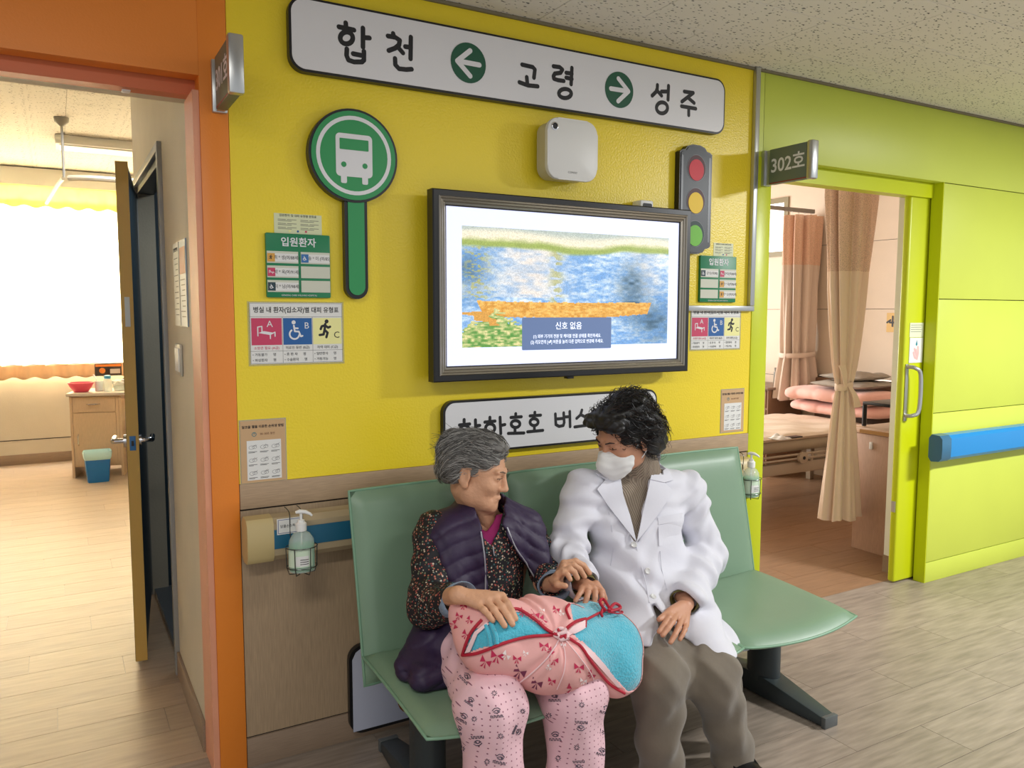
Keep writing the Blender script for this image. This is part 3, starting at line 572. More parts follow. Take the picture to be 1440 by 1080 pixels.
# hand sanitiser bottles in wire holders
M_clear=mat('clear_bottle',(225,238,228),rough=.08,trans=.0,alpha=.38); M_gel=mat('green_gel',(70,190,130),rough=.15,alpha=.75); M_wire=mat('holder_wire',(90,92,90),rough=.3,metal=.9)
def gel(cx,cy,z0,label,hl,rot):
    t=thing('sanitiser_bottle',(cx,cy,z0),label,'bottle','hand sanitiser bottles')
    lathe('body',[(.030,.0),(.040,.004),(.0415,.02),(.0405,.085),(.038,.105),(.027,.122),(.014,.130),(.0135,.140)],(cx,cy,z0),M_clear,t,28,50,1,.8)
    lathe('gel',[(.028,.003),(.038,.007),(.0395,.02),(.0385,.088),(0,.0885)],(cx,cy,z0),M_gel,t,28,50,1,.8)
    lathe('cap',[(.0,.132),(.0165,.132),(.017,.155),(.011,.160),(.0105,.166),(.0045,.168),(.0045,.186),(0,.186)],(cx,cy,z0),M_white,t,20)
    c,s=math.cos(rot),math.sin(rot); f=lambda a,z:(cx+a*c,cy+a*s,z0+z)
    tubes('pump_head',[([f(-.016,.190),f(-.004,.193),f(.014,.191),f(.028,.184),f(.034,.178)],[.0045,.0068,.0062,.0045,.003])],M_white,t,10)
    tubes('dip_tube',[([f(0,.02),f(0,.135)],.0022)],M_white,t,6)
    V=[];n=14
    for j in range(n+1):
        a=-math.pi/2-math.radians(25)+math.radians(62)*(j/n-.5)*2; V+=[(cx+.0425*math.cos(a),cy+.0345*math.sin(a),z0+.022),(cx+.042*math.cos(a),cy+.034*math.sin(a),z0+.078)]
    mk('label',V,[(2*j,2*j+2,2*j+3,2*j+1) for j in range(n)],mat('gel_label',(206,226,200),.5),t,60)
    V=[]
    for j in range(7):
        a=-math.pi/2+math.radians(-10)+math.radians(28)*(j/6-.5)*2; V+=[(cx+.0432*math.cos(a),cy+.0352*math.sin(a),z0+.026),(cx+.0428*math.cos(a),cy+.0348*math.sin(a),z0+.058)]
    mk('date_sticker',V,[(2*j,2*j+2,2*j+3,2*j+1) for j in range(6)],M_paper,t,60)
    lp_=[]
    for z in (.033,.040,.047): lp_.append(([(cx+.0438*math.cos(a),cy+.0358*math.sin(a),z0+z) for a in np.linspace(-1.9,-1.3,5)],.0010))
    tubes('small_print',lp_,M_ink,t,4)
    h=thing('wire_bottle_holder',(cx,cy,z0-.004),hl,'holder','wire bottle holders')
    rg=lambda z,r:([(cx+r*math.cos(a),cy+r*.84*math.sin(a),z0+z) for a in np.linspace(0,2*math.pi,24,endpoint=False)],.0016,True)
    ls=[rg(.082,.049),rg(.018,.047)]
    for a in (-2.25,-1.2,0,3.1): ls.append(([(cx+.049*math.cos(a),cy+.041*math.sin(a),z0+.082),(cx+.047*math.cos(a),cy+.0395*math.sin(a),z0+.018),(cx+.04*math.cos(a),cy+.034*math.sin(a),z0-.004),(cx,cy,z0-.004)],.0016))
    ls.append((spline([(cx-.02,cy+.037,z0+.082),(cx-.02,-.094,z0+.11),(cx-.02,-.094,z0+.17),(cx-.02,-.06,z0+.182),(cx-.02,-.03,z0+.182)],4),.0016)); ls.append((spline([(cx+.02,cy+.037,z0+.082),(cx+.02,-.094,z0+.11),(cx+.02,-.094,z0+.17),(cx+.02,-.06,z0+.182),(cx+.02,-.03,z0+.182)],4),.0016))
    tubes('wire_cage',ls,M_wire,h,6)
q=PY(424,760,-.155); gel(q[0],-.155,.685,'clear pump bottle of green hand sanitiser hanging on the left end of the beige handrail','wire holder hooked over the left part of the beige handrail',math.radians(-20))
q=PY(1056,670,-.16); gel(q[0],-.16,.700,'clear pump bottle of green hand sanitiser right of the bench beside the lime post','wire holder hooked over the right end of the beige handrail',math.radians(-60))
# white board standing low behind the bench
t=thing('low_bus_board',(1.1,-.02,.03),'white board with black rounded rim standing on the floor behind the bench','board')
prism('board_edge',rrect(.831,1.42,.03,.348,.05,6),-.030,-.008,M_black,t); prism('board_face',[(.842,.042),(1.41,.042),(1.41,.337),(.875,.337),(.855,.325),(.842,.30)],-.033,-.0302,mat('board_bluish_white',(186,190,206),.4),t)
prism('printed_wheel',circ(1.055,.12,.05,.06,20),-.0342,-.0332,mat('print_rust',(140,78,34),.5),t)
# ================================================================= BENCH
M_bench=mat('sage_vinyl',(122,150,124),rough=.42,bump=.05,bscale=25,var=.03,vscale=5); M_pipe=mat('sage_piping',(122,160,132),rough=.4); M_leg=mat('graphite_metal',(58,66,68),rough=.42,metal=.2,bump=.05,bscale=30)
bn=thing('waiting_bench',(1.65,-.45,0),'three seat sage green vinyl waiting bench on dark metal legs','bench')
def pillow(name,w,fn,t1,t2,nu=22,nv=22,p=8):
    V=[];Fc=[]
    def lay(sg,tt):
        for j in range(nv+1):
            for i in range(nu+1):
                u,v=i/nu,j/nv; k=(max(0,1-abs(2*u-1)**p)**.5)*(max(0,1-abs(2*v-1)**p)**.5); P,Nn=fn(u,v); V.append(np.array(P)+sg*tt*k*np.array(Nn))
    lay(1,t1); lay(-1,t2); o=(nu+1)*(nv+1)
    for j in range(nv):
        for i in range(nu):
            a=j*(nu+1)+i; Fc.append((a,a+1,a+nu+2,a+nu+1)); Fc.append((o+a,o+a+nu+1,o+a+nu+2,o+a+1))
    bm=bmesh.new(); vv=[bm.verts.new(q) for q in V]
    for f in Fc: bm.faces.new([vv[i] for i in f])
    bmesh.ops.remove_doubles(bm,verts=bm.verts,dist=.0004)
    o_=bmk(name,bm,M_bench,bn,60)
    e=[fn(i/20,0)[0] for i in range(20)]+[fn(1,i/20)[0] for i in range(20)]+[fn(1-i/20,1)[0] for i in range(20)]+[fn(0,1-i/20)[0] for i in range(20)]
    v,f=tubeverts(e,.0048,8,True); pv=mk('piping',v,f,M_pipe,o_,60)
    return o_
for k in range(3):
    xa=.792+.571*k; w_=.565
    def seat(u,v,xa=xa):
        s=math.sin(math.pi*u); y=-.285-.50*v-.035*s*v**3; z=.405+.018*math.cos(math.pi*v*1.0)*.4-.012*v**6*0+.012*(abs(2*u-1)**3)-.012*s*math.sin(math.pi*min(1,v*1.2))-.014*v**4
        return (xa+w_*u,y,z),(0,-.12*v**4,1)
    def back(u,v,xa=xa):
        z=.335+.595*v; y=-.302+.125*v**1.15-.0*math.sin(math.pi*v)+.012*math.sin(math.pi*u)*1; 
        return (xa+w_*u,y,z),(0,-1,.18)
    pillow('seat',w_,seat,.030,.030); pillow('backrest',w_,back,.034,.014)
    for bx in (xa+.12,xa+w_-.12): tubes('bracket',[([(bx,-.30,.35),(bx,-.262,.38),(bx,-.235,.5),(bx,-.18,.80)],.012)],M_leg,bn,8)
box('beam',.86,2.46,-.50,-.42,.315,.365,M_leg,bn,bev=.006); box('beam',.86,2.46,-.31,-.26,.315,.365,M_leg,bn,bev=.006)
for xc in (.935,2.385):
    o=prism('post',[(a-.0,b) for a,b in circ(xc,-.46,.052,.072,28)],.06,.33,M_leg,bn)
    o.data.transform(Matrix(((1,0,0,0),(0,0,1,0),(0,1,0,0),(0,0,0,1))))
    V=[(xc-.032,-.77,0.004),(xc+.032,-.77,.004),(xc+.032,-.77,.038),(xc-.032,-.77,.038),(xc-.05,-.50,.004),(xc+.05,-.50,.004),(xc+.05,-.50,.085),(xc-.05,-.50,.085),(xc-.05,-.40,.004),(xc+.05,-.40,.004),(xc+.05,-.40,.085),(xc-.05,-.40,.085),(xc-.032,-.13,.004),(xc+.032,-.13,.004),(xc+.032,-.13,.038),(xc-.032,-.13,.038)]
    bm=bmesh.new(); vv=[bm.verts.new(q) for q in V]
    for r in range(3):
        for i in range(4): bm.faces.new([vv[r*4+i],vv[r*4+(i+1)%4],vv[r*4+4+(i+1)%4],vv[r*4+4+i]])
    bm.faces.new(vv[:4][::-1]); bm.faces.new(vv[12:])
    bmesh.ops.bevel(bm,geom=list(bm.edges),offset=.005,segments=2,profile=.5,affect='EDGES'); bmk('foot',bm,M_leg,bn,35)
    box('foot_cap',xc-.034,xc+.034,-.785,-.765,.0,.042,mat('grey_cap',(88,92,92),.5),bn,bev=.003); box('foot_cap',xc-.034,xc+.034,-.135,-.115,.0,.042,MATS['grey_cap'],bn,bev=.003)
# ================================================================= LEFT WARD
# bathroom door leaf, standing a little open against the cream wall
def rot_all(t,ang,c):
    M=Matrix.Translation(c)@Matrix.Rotation(ang,4,'Z')@Matrix.Translation(-Vector(c))
    L=wloc(t)
    for o in t.children_recursive: o.data.transform(M)
d=thing('door_2',(.385,1.93,.02),None,None); d['kind']='structure'
box('leaf_board',.352,.388,.99,1.93,.03,2.10,M_navy,d); box('edge_strip',.3475,.3925,.978,.99,.03,2.10,M_must,d); box('outer_face',.346,.352,.985,1.93,.03,2.10,mat('door_face_dark',(64,62,48),.5),d)
box('lock_plate',.358,.381,.975,.9785,.93,.99,mat('lock_plate_blue',(40,110,170),.4),d,bev=.001); box('latch',.365,.374,.969,.976,.95,.97,M_ink,d)
for sx in (1,-1):
    xx=.346 if sx<0 else .3885
    tubes('door_handle',[([(xx,1.03,.965),(xx+.012*sx,1.03,.965)],[.026,.026]),([(xx+.01*sx,1.03,.965),(xx+.045*sx,1.03,.965),(xx+.052*sx,1.034,.965),(xx+.052*sx,1.14,.965)],[.011,.011,.011,.010])],M_chrome,d,16)
box('paper_sheet',.3605,.3795,.9755,.9785,1.44,1.56,mat('door_paper',(196,206,206),.5),d)
rot_all(d,math.radians(-6.8),(.385,1.93,0))
# notices and switch on the cream wall
def wallsheet(name,label,cat,y0,y1,z0,z1,m,grp=None):
    t=thing(name,(.389,(y0+y1)/2,z0),label,cat,grp); box('sheet',.385,.3895,y0,y1,z0,z1,m,t); return t
t=wallsheet('ward_notice','grey framed notice on the cream wall inside the left ward, nearer the window','notice',.42,.56,1.45,1.745,mat('notice_grey',(178,180,176),.4))
text('병실 생활 안내',0,0,.016,M_ink,t,rot=(math.pi/2,0,-math.pi/2),loc=(.3845,.49,1.72)); strokes('small_print',[[(.44,1.69-.02*i),(.54-.02*(i%3),1.69-.02*i)] for i in range(11)],.003,M_ink,t,lambda a,b,e=0:(.3844,a,b),2)
t=wallsheet('ward_poster','blue and orange poster in a clear sleeve on the cream wall beside the door jamb','poster',.25,.40,1.45,1.745,mat('poster_bluegrey',(150,164,176),.4)); box('photo_strip',.384,.3849,.26,.39,1.63,1.72,mat('poster_photo',(196,130,104),.5),t); strokes('small_print',[[(.27,1.61-.018*i),(.38-.02*(i%3),1.61-.018*i)] for i in range(8)],.003,M_ink,t,lambda a,b,e=0:(.3838,a,b),2)
t=thing('light_switch',(.389,.49,1.27),'cream double light switch plate on the cream wall inside the left ward','switch'); box('plate',.380,.3895,.43,.56,1.27,1.385,mat('switch_cream',(196,190,174),.4),t,bev=.004); box('rocker',.376,.381,.445,.49,1.285,1.37,M_white,t,bev=.002); box('rocker',.376,.381,.50,.545,1.285,1.37,M_white,t,bev=.002)
# curtains of the far window
def sheetcurtain(name,x0,x1,z0,z1,y,label,m,grp,folds=14,amp=.03,nx=180,parent=None,ph=0):
    V=[];zs=np.linspace(z0,z1,10)
    for z in zs:
        for i in range(nx+1):
            u=i/nx; k=.5+.5*(z1-z)/(z1-z0); V.append((x0+(x1-x0)*u,y-amp*k*math.sin(u*folds*2*math.pi+ph+.7*math.sin(9*u))-.01*math.sin(u*31),z+(.012*math.sin(u*folds*2*math.pi) if z==z0 else 0)))
    Fc=[(j*(nx+1)+i,j*(nx+1)+i+1,(j+1)*(nx+1)+i+1,(j+1)*(nx+1)+i) for j in range(len(zs)-1) for i in range(nx)]
    o=mk(name,V,Fc,m,parent,80); md=o.modifiers.new('thick','SOLIDIFY'); md.thickness=.003
    if parent is None: tagp(o,label,'curtain',grp)
    return o
def transl(name,rgb,k=.55,rgh=.8):
    m=mat(name,rgb,rough=rgh,var=.06,vscale=14,bump=.03,bscale=50); nt=m.node_tree; N=nt.nodes;L=nt.links; b=N['Principled BSDF']; out=N['Material Output']
    tr_=N.new('ShaderNodeBsdfTranslucent'); tr_.inputs[0].default_value=lin(rgb)+(1,); mx=N.new('ShaderNodeMixShader'); mx.inputs[0].default_value=k; L.new(b.outputs[0],mx.inputs[1]); L.new(tr_.outputs[0],mx.inputs[2]); L.new(mx.outputs[0],out.inputs[0]); return m
M_cur=transl('window_curtain_cream',(250,242,222),.6); M_val=transl('window_valance_yellow',(244,236,176),.5); M_hem=transl('window_curtain_hem',(222,190,150),.2)
for i,(a,b,lb) in enumerate(((-2.7,-.62,'cream window curtain of the left ward, leftmost panel'),(-.60,1.0,'bright cream window curtain of the left ward behind the bedside cabinet'),(1.02,2.3,'cream window curtain of the left ward, right panel behind the open door'))):
    t=thing('window_curtain',((a+b)/2,YF-.12,.86),lb,'curtain','left ward curtains')
    sheetcurtain('drape',a,b,.985,2.55,YF-.12,None,M_cur,None,int((b-a)*6),parent=t,ph=i); sheetcurtain('hem',a,b,.855,.985,YF-.12,None,M_hem,None,int((b-a)*6),parent=t,ph=i); sheetcurtain('valance',a,b,2.50,2.70,YF-.15,None,M_val,None,int((b-a)*6),parent=t,ph=i,amp=.02)
box('curtain_pelmet',-2.7,2.3,YF-.17,YF-.01,2.70,2.86,mat('pelmet_white',(244,242,236),.5)); tagp(bpy.data.objects['curtain_pelmet'],'long white curtain box above the window of the left ward','pelmet')
# ceiling fittings
t=thing('curtain_track',(.1,4.0,2.44),'white ceiling hung privacy curtain track in the left ward','rail')
lathe('ceiling_cup',[(.05,.43),(.045,.40),(.018,.375),(.012,.37)],(.10,4.0,2.44),M_grey,t,20); tubes('drop_rod',[([(.10,4.0,2.455),(.10,4.0,2.83)],.009)],M_grey,t,8); 
tubes('track',[(spline([(.13,3.99,2.45),(.22,3.94,2.452),(.45,3.90,2.45),(1.8,3.9,2.45)],4),.02),(spline([(.095,4.02,2.45),(.06,4.4,2.45),(-.02,5.6,2.45)],4),.014)],mat('track_cream',(196,188,170),.4),t,8)
t=thing('ward_ceiling_lamp',(.25,4.7,2.80),'white boxy fluorescent ceiling lamp in the left ward','lamp'); box('housing',.06,1.2,4.6,4.9,2.80,2.868,M_white,t,bev=.006); box('diffuser',.09,1.17,4.63,4.87,2.79,2.80,mat('diffuser',(250,250,245),.4),t)
t=thing('sprinkler',(.22,2.9,2.83),'small sprinkler head on the left ward ceiling','sprinkler'); lathe('rose',[(.035,.035),(.033,.028),(.012,.026),(.010,.0),(.0,.0)],(.24,2.95,2.833),M_white,t,16)
t=thing('door_catch',(.15,.14,2.15),'small white catch under the orange door head','catch'); q=PY(177,127,.12); box('body',q[0]-.012,q[0]+.012,.10,.135,q[2]-.006,q[2]+.028,M_white,t,bev=.003)
t.location=(q[0],.12,q[2])
for o in t.children: o.location=-t.location
# bedside cabinet
M_cab=woodmat('pale_cabinet_wood',(206,176,140),(20,20,2),.07); RZ=math.radians(12); cc=(.08,5.50,0)
t=thing('bedside_cabinet',(.27,5.7,0),'pale wooden bedside cabinet with one drawer and door, in the left ward','cabinet')
def cb(nm,x0,x1,y0,y1,z0,z1,m,p,bev=0): return box(nm,x0,x1,y0,y1,z0,z1,m,p,bev=bev,rz=RZ*-1*-1,c=cc)
def cbx(nm,x0,x1,y0,y1,z0,z1,m,p,bev=0):
    o=box(nm,x0,x1,y0,y1,z0,z1,m,p,bev=bev); L=wloc(p); M=Matrix.Translation(cc)@Matrix.Rotation(-RZ,4,'Z')@Matrix.Translation(-Vector(cc)); o.data.transform(M); return o
cbx('side_panel',.08,.10,5.50,5.95,0,.745,M_cab,t); cbx('side_panel',.48,.50,5.50,5.95,0,.745,M_cab,t); cbx('carcass',.10,.48,5.512,5.95,.10,.745,M_cab,t); cbx('worktop',.06,.54,5.47,5.97,.745,.775,mat('cabinet_top',(206,190,172),.35),t,.006)
dr=cbx('drawer',.103,.452,5.50,5.512,.60,.735,M_cab,t); do=cbx('door',.103,.452,5.50,5.512,.12,.592,M_cab,t); cbx('side_rail',.455,.478,5.50,5.512,.12,.735,M_cab,t)
def ctube(nm,pts,r,m,p):
    o=tubes(nm,[(pts,r)],m,p,8); o.data.transform(Matrix.Translation(cc)@Matrix.Rotation(-RZ,4,'Z')@Matrix.Translation(-Vector(cc))); return o
ctube('handle',[(.22,5.50,.67),(.235,5.478,.67),(.31,5.478,.672),(.325,5.50,.67)],.006,M_chrome,dr); ctube('handle',[(.14,5.50,.40),(.14,5.478,.385),(.14,5.478,.315),(.14,5.50,.30)],.006,M_chrome,do)
def onc(x,y): return (Matrix.Translation(cc)@Matrix.Rotation(-RZ,4,'Z')@Matrix.Translation(-Vector(cc)))@Vector((x,y,0))
ZT=.7755
q=onc(.16,5.60); o=lathe('pink_bowl',[(.0,.002),(.055,.0),(.062,.004),(.092,.05),(.108,.085),(.105,.086),(.088,.052),(.058,.008),(0,.008)],(0,0,0),mat('pink_plastic',(240,84,110),.3),None,28); o.location=(q[0],q[1],ZT); tagp(o,'bright pink plastic bowl at the left end of the left ward bedside cabinet','bowl')
q=onc(.305,5.66); t=thing('mug',(q[0],q[1],ZT),'white mug with a spoon beside the pink bowl','mug'); lathe('cup',[(.038,0),(.042,.004),(.043,.09),(.040,.09),(.039,.006),(0,.006)],(q[0],q[1],ZT),M_white,t,24); tubes('handle',[(spline([(q[0]+.042,q[1],ZT+.075),(q[0]+.068,q[1],ZT+.065),(q[0]+.066,q[1],ZT+.03),(q[0]+.042,q[1],ZT+.02)],4),.006)],M_white,t,8)
tt=tubes('spoon',[([(0,0,0),(-.03,.01,.11),(-.045,.012,.13),(-.05,.012,.145)],[.004,.004,.009,.005])],M_white,None,8); tt.location=(q[0],q[1],ZT+.009); tagp(tt,'white plastic spoon standing in the white mug','spoon')
q=onc(.385,5.57); t=thing('water_bottle',(q[0],q[1],ZT),'clear bottle with blue lid and straw on the left ward cabinet','bottle'); lathe('body',[(.033,0),(.036,.01),(.035,.10),(.028,.115),(.026,.118)],(q[0],q[1],ZT),M_clear,t,20); lathe('lid',[(.029,.118),(.030,.145),(.015,.150),(0,.15)],(q[0],q[1],ZT),mat('lid_blue',(70,170,210),.4),t,20)
q=onc(.42,5.72); t=thing('tape_dispenser',(q[0],q[1],ZT),'black and orange box propped at the window sill behind the clear bottle','box'); box('body',q[0]-.135,q[0]+.105,6.30,6.34,.862,.985,mat('dark_box',(60,52,46),.5),t,bev=.004); box('orange_stripe',q[0]-.13,q[0]+.10,6.295,6.30,.955,.978,M_org,t); prism('round_window',circ(q[0]-.07,.915,.028,.028,18),6.292,6.30,M_org,t); box('silver_patch',q[0]+.0,q[0]+.09,6.294,6.30,.885,.93,M_alu,t); t.location=(q[0]-.02,6.35,.862)
for o in t.children: o.location=-t.location
q=onc(.475,5.66); t=thing('food_container',(q[0],q[1],ZT),'clear food container with crumpled plastic wrap on the left ward cabinet','container'); lathe('tub',[(.045,0),(.055,.005),(.062,.05),(.06,.05),(.05,.008)],(q[0],q[1],ZT),M_clear,t,20); 
bm=bmesh.new(); bmesh.ops.create_icosphere(bm,subdivisions=3,radius=.055); 
for v in bm.verts: v.co=Vector((v.co.x*1.3,v.co.y,v.co.z*.6))*(1+.25*math.sin(v.co.x*90)*math.sin(v.co.y*80+v.co.z*70)); v.co+=Vector((q[0],q[1],ZT+.07))
bmk('plastic_wrap',bm,mat('plastic_wrap',(240,236,226),.25,alpha=.7),t,20)
q=PY(178,540,5.9); t=thing('orange_bag',tuple(q-np.array([0,0,.06])),'orange bag with dark and white trim at the right end of the left ward cabinet','bag')
bm=bmesh.new(); bmesh.ops.create_uvsphere(bm,u_segments=20,v_segments=12,radius=1); 
for v in bm.verts: v.co=Vector((v.co.x*.075+q[0]+.02,v.co.y*.06+q[1],v.co.z*.065+q[2]-.005))
bmk('body',bm,mat('orange_fabric',(226,84,40),.6),t,60); tubes('trim',[(spline([(q[0]-.06,q[1]-.02,q[2]),(q[0]-.03,q[1]-.045,q[2]+.05),(q[0]+.04,q[1]-.05,q[2]+.075)],5),.009)],M_ink,t,8)
# blue waste basket
q=(.275,5.27); t=thing('waste_basket',(q[0],q[1],0),'blue plastic waste basket with a pale liner in front of the left ward cabinet','basket')
def sq(r,z,k=.8): return [(q[0]+a*r,q[1]+b*r*k,z) for a,b in [(math.cos(t_)*(1/(max(abs(math.cos(t_)),abs(math.sin(t_)))**.75)),math.sin(t_)*(1/(max(abs(math.cos(t_)),abs(math.sin(t_)))**.75))) for t_ in np.linspace(0,2*math.pi,32,endpoint=False)]]
def rings(nm,L,m,p,cap=True):
    V=[];n=32
    for r,z in L: V+=sq(r,z)
    Fc=[(i*n+j,i*n+(j+1)%n,(i+1)*n+(j+1)%n,(i+1)*n+j) for i in range(len(L)-1) for j in range(n)]
    if cap: Fc.append(tuple(range(n))[::-1])
    return mk(nm,V,Fc,m,p,50)
rings('bin',[(.085,.001),(.088,.01),(.108,.24),(.104,.24),(.083,.012)],mat('bin_blue',(24,110,176),.35),t); rings('liner',[(.103,.20),(.112,.215),(.118,.26),(.112,.275),(.105,.265),(.08,.15),(.05,.05)],mat('liner_mint',(190,228,226),.4,bump=.4,bscale=25),t,False)
# end of the bed beyond the cabinet
t=thing('ward_bed',(1.2,5.9,0),'hospital bed with chrome rails and pale foot board, mostly hidden behind the mustard door edge','bed')
bx=.62
tubes('foot_rail',[(spline([(bx,5.45,.30),(bx,5.45,.66),(bx,5.52,.72),(bx,6.1,.72),(bx,6.17,.66),(bx,6.17,.3)],4),.018)]+[([(bx,5.55+.12*i,.36),(bx,5.55+.12*i,.71)],.010) for i in range(5)]+[([(bx,5.45,.36),(bx,6.17,.36)],.014)],M_chrome,t,10)
box('mattress',.68,2.3,5.42,6.2,.42,.56,mat('mattress_white',(226,222,214),.7),t,bev=.03,seg=3); box('frame',.64,2.3,5.44,6.18,.34,.42,M_white,t,bev=.01)
for y in (5.5,6.1):
    for x in (.66,2.2): o=lathe('caster',[(0,-.02),(.05,-.02),(.055,-.01),(.055,.01),(.05,.02),(0,.02)],(0,0,0),M_black,t,18); o.data.transform(Matrix.Translation((x,y,.055))@Matrix.Rotation(math.pi/2,4,'X')); tubes('caster_fork',[([(x,y-.03,.055),(x,y-.03,.12),(x,y,.34)],.012)],M_grey,t,8)
box('blanket',.66,1.3,5.45,6.16,.56,.66,mat('peach_blanket',(232,186,150),.9,bump=.3,bscale=20),t,bev=.04,seg=3)
# ================================================================= RIGHT WARD
# sliding door fittings
t=thing('door_handle_bar',(4.1,.07,1.0),'curved steel pull handle on the sliding lime door of the right ward','handle')
hp=[PY(1279,y,.045) for y in (516,580)]; hx=PY(1280,550,.045)[0]; zt,zb=PY(1280,512,.06)[2],PY(1280,592,.06)[2]
box('back_plate',hx-.010,hx+.014,.067,.0748,zb-.0,zt+.0,M_alu,t,bev=.003); tubes('grip',[(spline([(hx,.068,zt-.015),(hx+.012,.03,zt-.02),(hx+.04,.015,zt-.06),(hx+.04,.015,zb+.07),(hx+.012,.03,zb+.035),(hx,.068,zb+.03)],5),.011)],M_alu,t,12)
t=thing('door_notices',(4.1,.07,1.3),'white hand hygiene notice with blue drop and pink hand on the lime sliding door','notice')
nx0,nx1=PY(1279,480,.072)[0],PY(1298,480,.072)[0]; za,zb_,zc_=PY(1288,454,.072)[2],PY(1288,475,.072)[2],PY(1288,510,.072)[2]
box('upper_slip',nx0,nx1,.0725,.0745,zb_+.003,za,mat('slip_lime_white',(222,226,196),.4),t); box('lower_sheet',nx0+.003,nx1,.0715,.0744,zc_,zb_,M_paper,t)
strokes('small_print',[[(nx0+.008,za-.012-.012*i),(nx1-.012-.01*(i%2),za-.012-.012*i)] for i in range(4)],.0025,MATS['faint_print'],t,onwall(.0722),2)
mx_=(nx0+nx1)/2; mk('drop',[(mx_+.004,.0712,zb_-.012),(mx_-.006,.0712,zb_-.036),(mx_+.002,.0712,zb_-.046),(mx_+.011,.0712,zb_-.036)],[(0,1,2,3)],mat('drop_teal',(30,130,150),.5),t)
strokes('hand',[[(mx_-.022,zc_+.055),(mx_-.01,zc_+.03),(mx_+.012,zc_+.022),(mx_+.02,zc_+.05),(mx_+.016,zc_+.085)],[(mx_+.004,zc_+.04),(mx_-.014,zc_+.075)],[(mx_+.008,zc_+.04),(mx_+.0,zc_+.07)]],.014,mat('hand_pink',(236,176,176),.5),t,onwall(.0712))
box('latch_plate',3.98,3.9848,.085,.108,PY(1262,712,.09)[2]-.03,PY(1262,712,.09)[2]+.03,M_alu,d1)
# gathered privacy curtains
def tied(name,cx,cy,z0,z1,ztie,r0,r1,label,cols,ph=0,rt=.035,nf=9,rb=None,tail=True):
    t=thing(name,(cx,cy,z0),label,'curtain','right ward privacy curtains'); n=144
    def R(z):
        if z>ztie: u=(z-ztie)/(z1-ztie); return rt+(r1-rt)*min(1,(u*1.25))**.6
        u=(ztie-z)/(ztie-z0); return rt+(r0-rt)*u**.8
    def lay(nm,za,zb,m,k,p=t):
        V=[];zs_=np.linspace(za,zb,k)
        for z in zs_:
            r=R(z)
            for j in range(n):
                a=2*math.pi*j/n; w_=1+.24*math.sin(nf*a+ph+.8*math.sin(z*2+a))+.10*math.sin(2*nf*a+2.1*ph+z)+.04*math.sin(17*a)
                V.append((cx+r*w_*math.cos(a),cy+.62*r*w_*math.sin(a),z+.006*math.sin(5*a)*(z==z0)))
        Fc=[(i*n+j,i*n+(j+1)%n,(i+1)*n+(j+1)%n,(i+1)*n+j) for i in range(k-1) for j in range(n)]
        return mk(nm,V,Fc,m,p,80)
    zm=z1-cols[2]
    lay('drape',z0,zm,cols[0],40); lay('mesh_top',zm,z1,cols[1],14); lay('hem',z0-.0,z0+.012,cols[0],2)
    V=[];nb=40
    for zz,e in ((-.022,.004),(-.015,.009),(.015,.009),(.022,.004)):
        for j in range(nb):
            a=2*math.pi*j/nb; V.append((cx+(rt*1.18+e)*math.cos(a),cy+(rt*.85+e)*math.sin(a),ztie+zz+.01*math.cos(a)))
    mk('tie_band',V,[(i*nb+j,i*nb+(j+1)%nb,(i+1)*nb+(j+1)%nb,(i+1)*nb+j) for i in range(3) for j in range(nb)],cols[0],t,60)
    if tail:
        for pts in ([(-.045,-.045,.0),(-.075,-.06,.07),(-.10,-.06,.13)],[(-.02,-.055,-.0),(.01,-.075,-.06),(.035,-.078,-.13)]):
            V=[];P=[np.array(p)+np.array([cx,cy,ztie]) for p in spline(pts,6)]
            for i,p in enumerate(P): wd=.010+.02*i/len(P); V+=[(p[0]-wd,p[1],p[2]),(p[0]+wd,p[1]-.004,p[2]+.004),(p[0]+wd,p[1]+.006,p[2]+.004),(p[0]-wd,p[1]+.006,p[2])]
            mk('tie_tail',V,[(4*i+a,4*i+(a+1)%4,4*i+4+(a+1)%4,4*i+4+a) for i in range(len(P)-1) for a in range(4)]+[(0,1,2,3)],cols[0],t,60)
    return t
M_cu=mat('privacy_curtain_beige',(232,208,184),.8,sheen=.3,bump=.06,bscale=200); M_cup=mat('privacy_curtain_rose',(214,194,178),.8,sheen=.3,bump=.06,bscale=200)
def meshmat(name,rgb,al):
    m=mat(name,rgb,.8); nt=m.node_tree;N=nt.nodes;L=nt.links;b=N['Principled BSDF']; tc=N.new('ShaderNodeTexCoord'); w=N.new('ShaderNodeTexVoronoi'); w.inputs['Scale'].default_value=210; L.new(tc.outputs['Object'],w.inputs['Vector']); r=N.new('ShaderNodeMapRange'); r.inputs[1].default_value=.25; r.inputs[2].default_value=.45; r.inputs[3].default_value=al; r.inputs[4].default_value=1; L.new(w.outputs['Distance'],r.inputs[0]); L.new(r.outputs[0],b.inputs['Alpha']); return m
q0=PY(1198,728,.62); ztop=PY(1215,256,.62)[2]
tied('privacy_curtain',4.185,.60,.235,2.46,PY(1206,541,.60)[2],.135,.155,'beige privacy curtain tied in the middle, nearest the lime sliding door',(M_cu,meshmat('curtain_net_beige',(222,192,168),.55),.71),0,.045,7)
qf=PY(1165,305,2.36); tied('privacy_curtain',5.88,2.41,.72,PY(1165,306,2.36)[2],PY(1165,497,2.36)[2],.21,.17,'rose beige privacy curtain tied back at the head of the bed against the panelled wall',(M_cup,meshmat('curtain_net_rose',(226,186,160),.6),.44),1.3,.15,8,tail=False)
zr=PY(1165,303,2.36)[2]
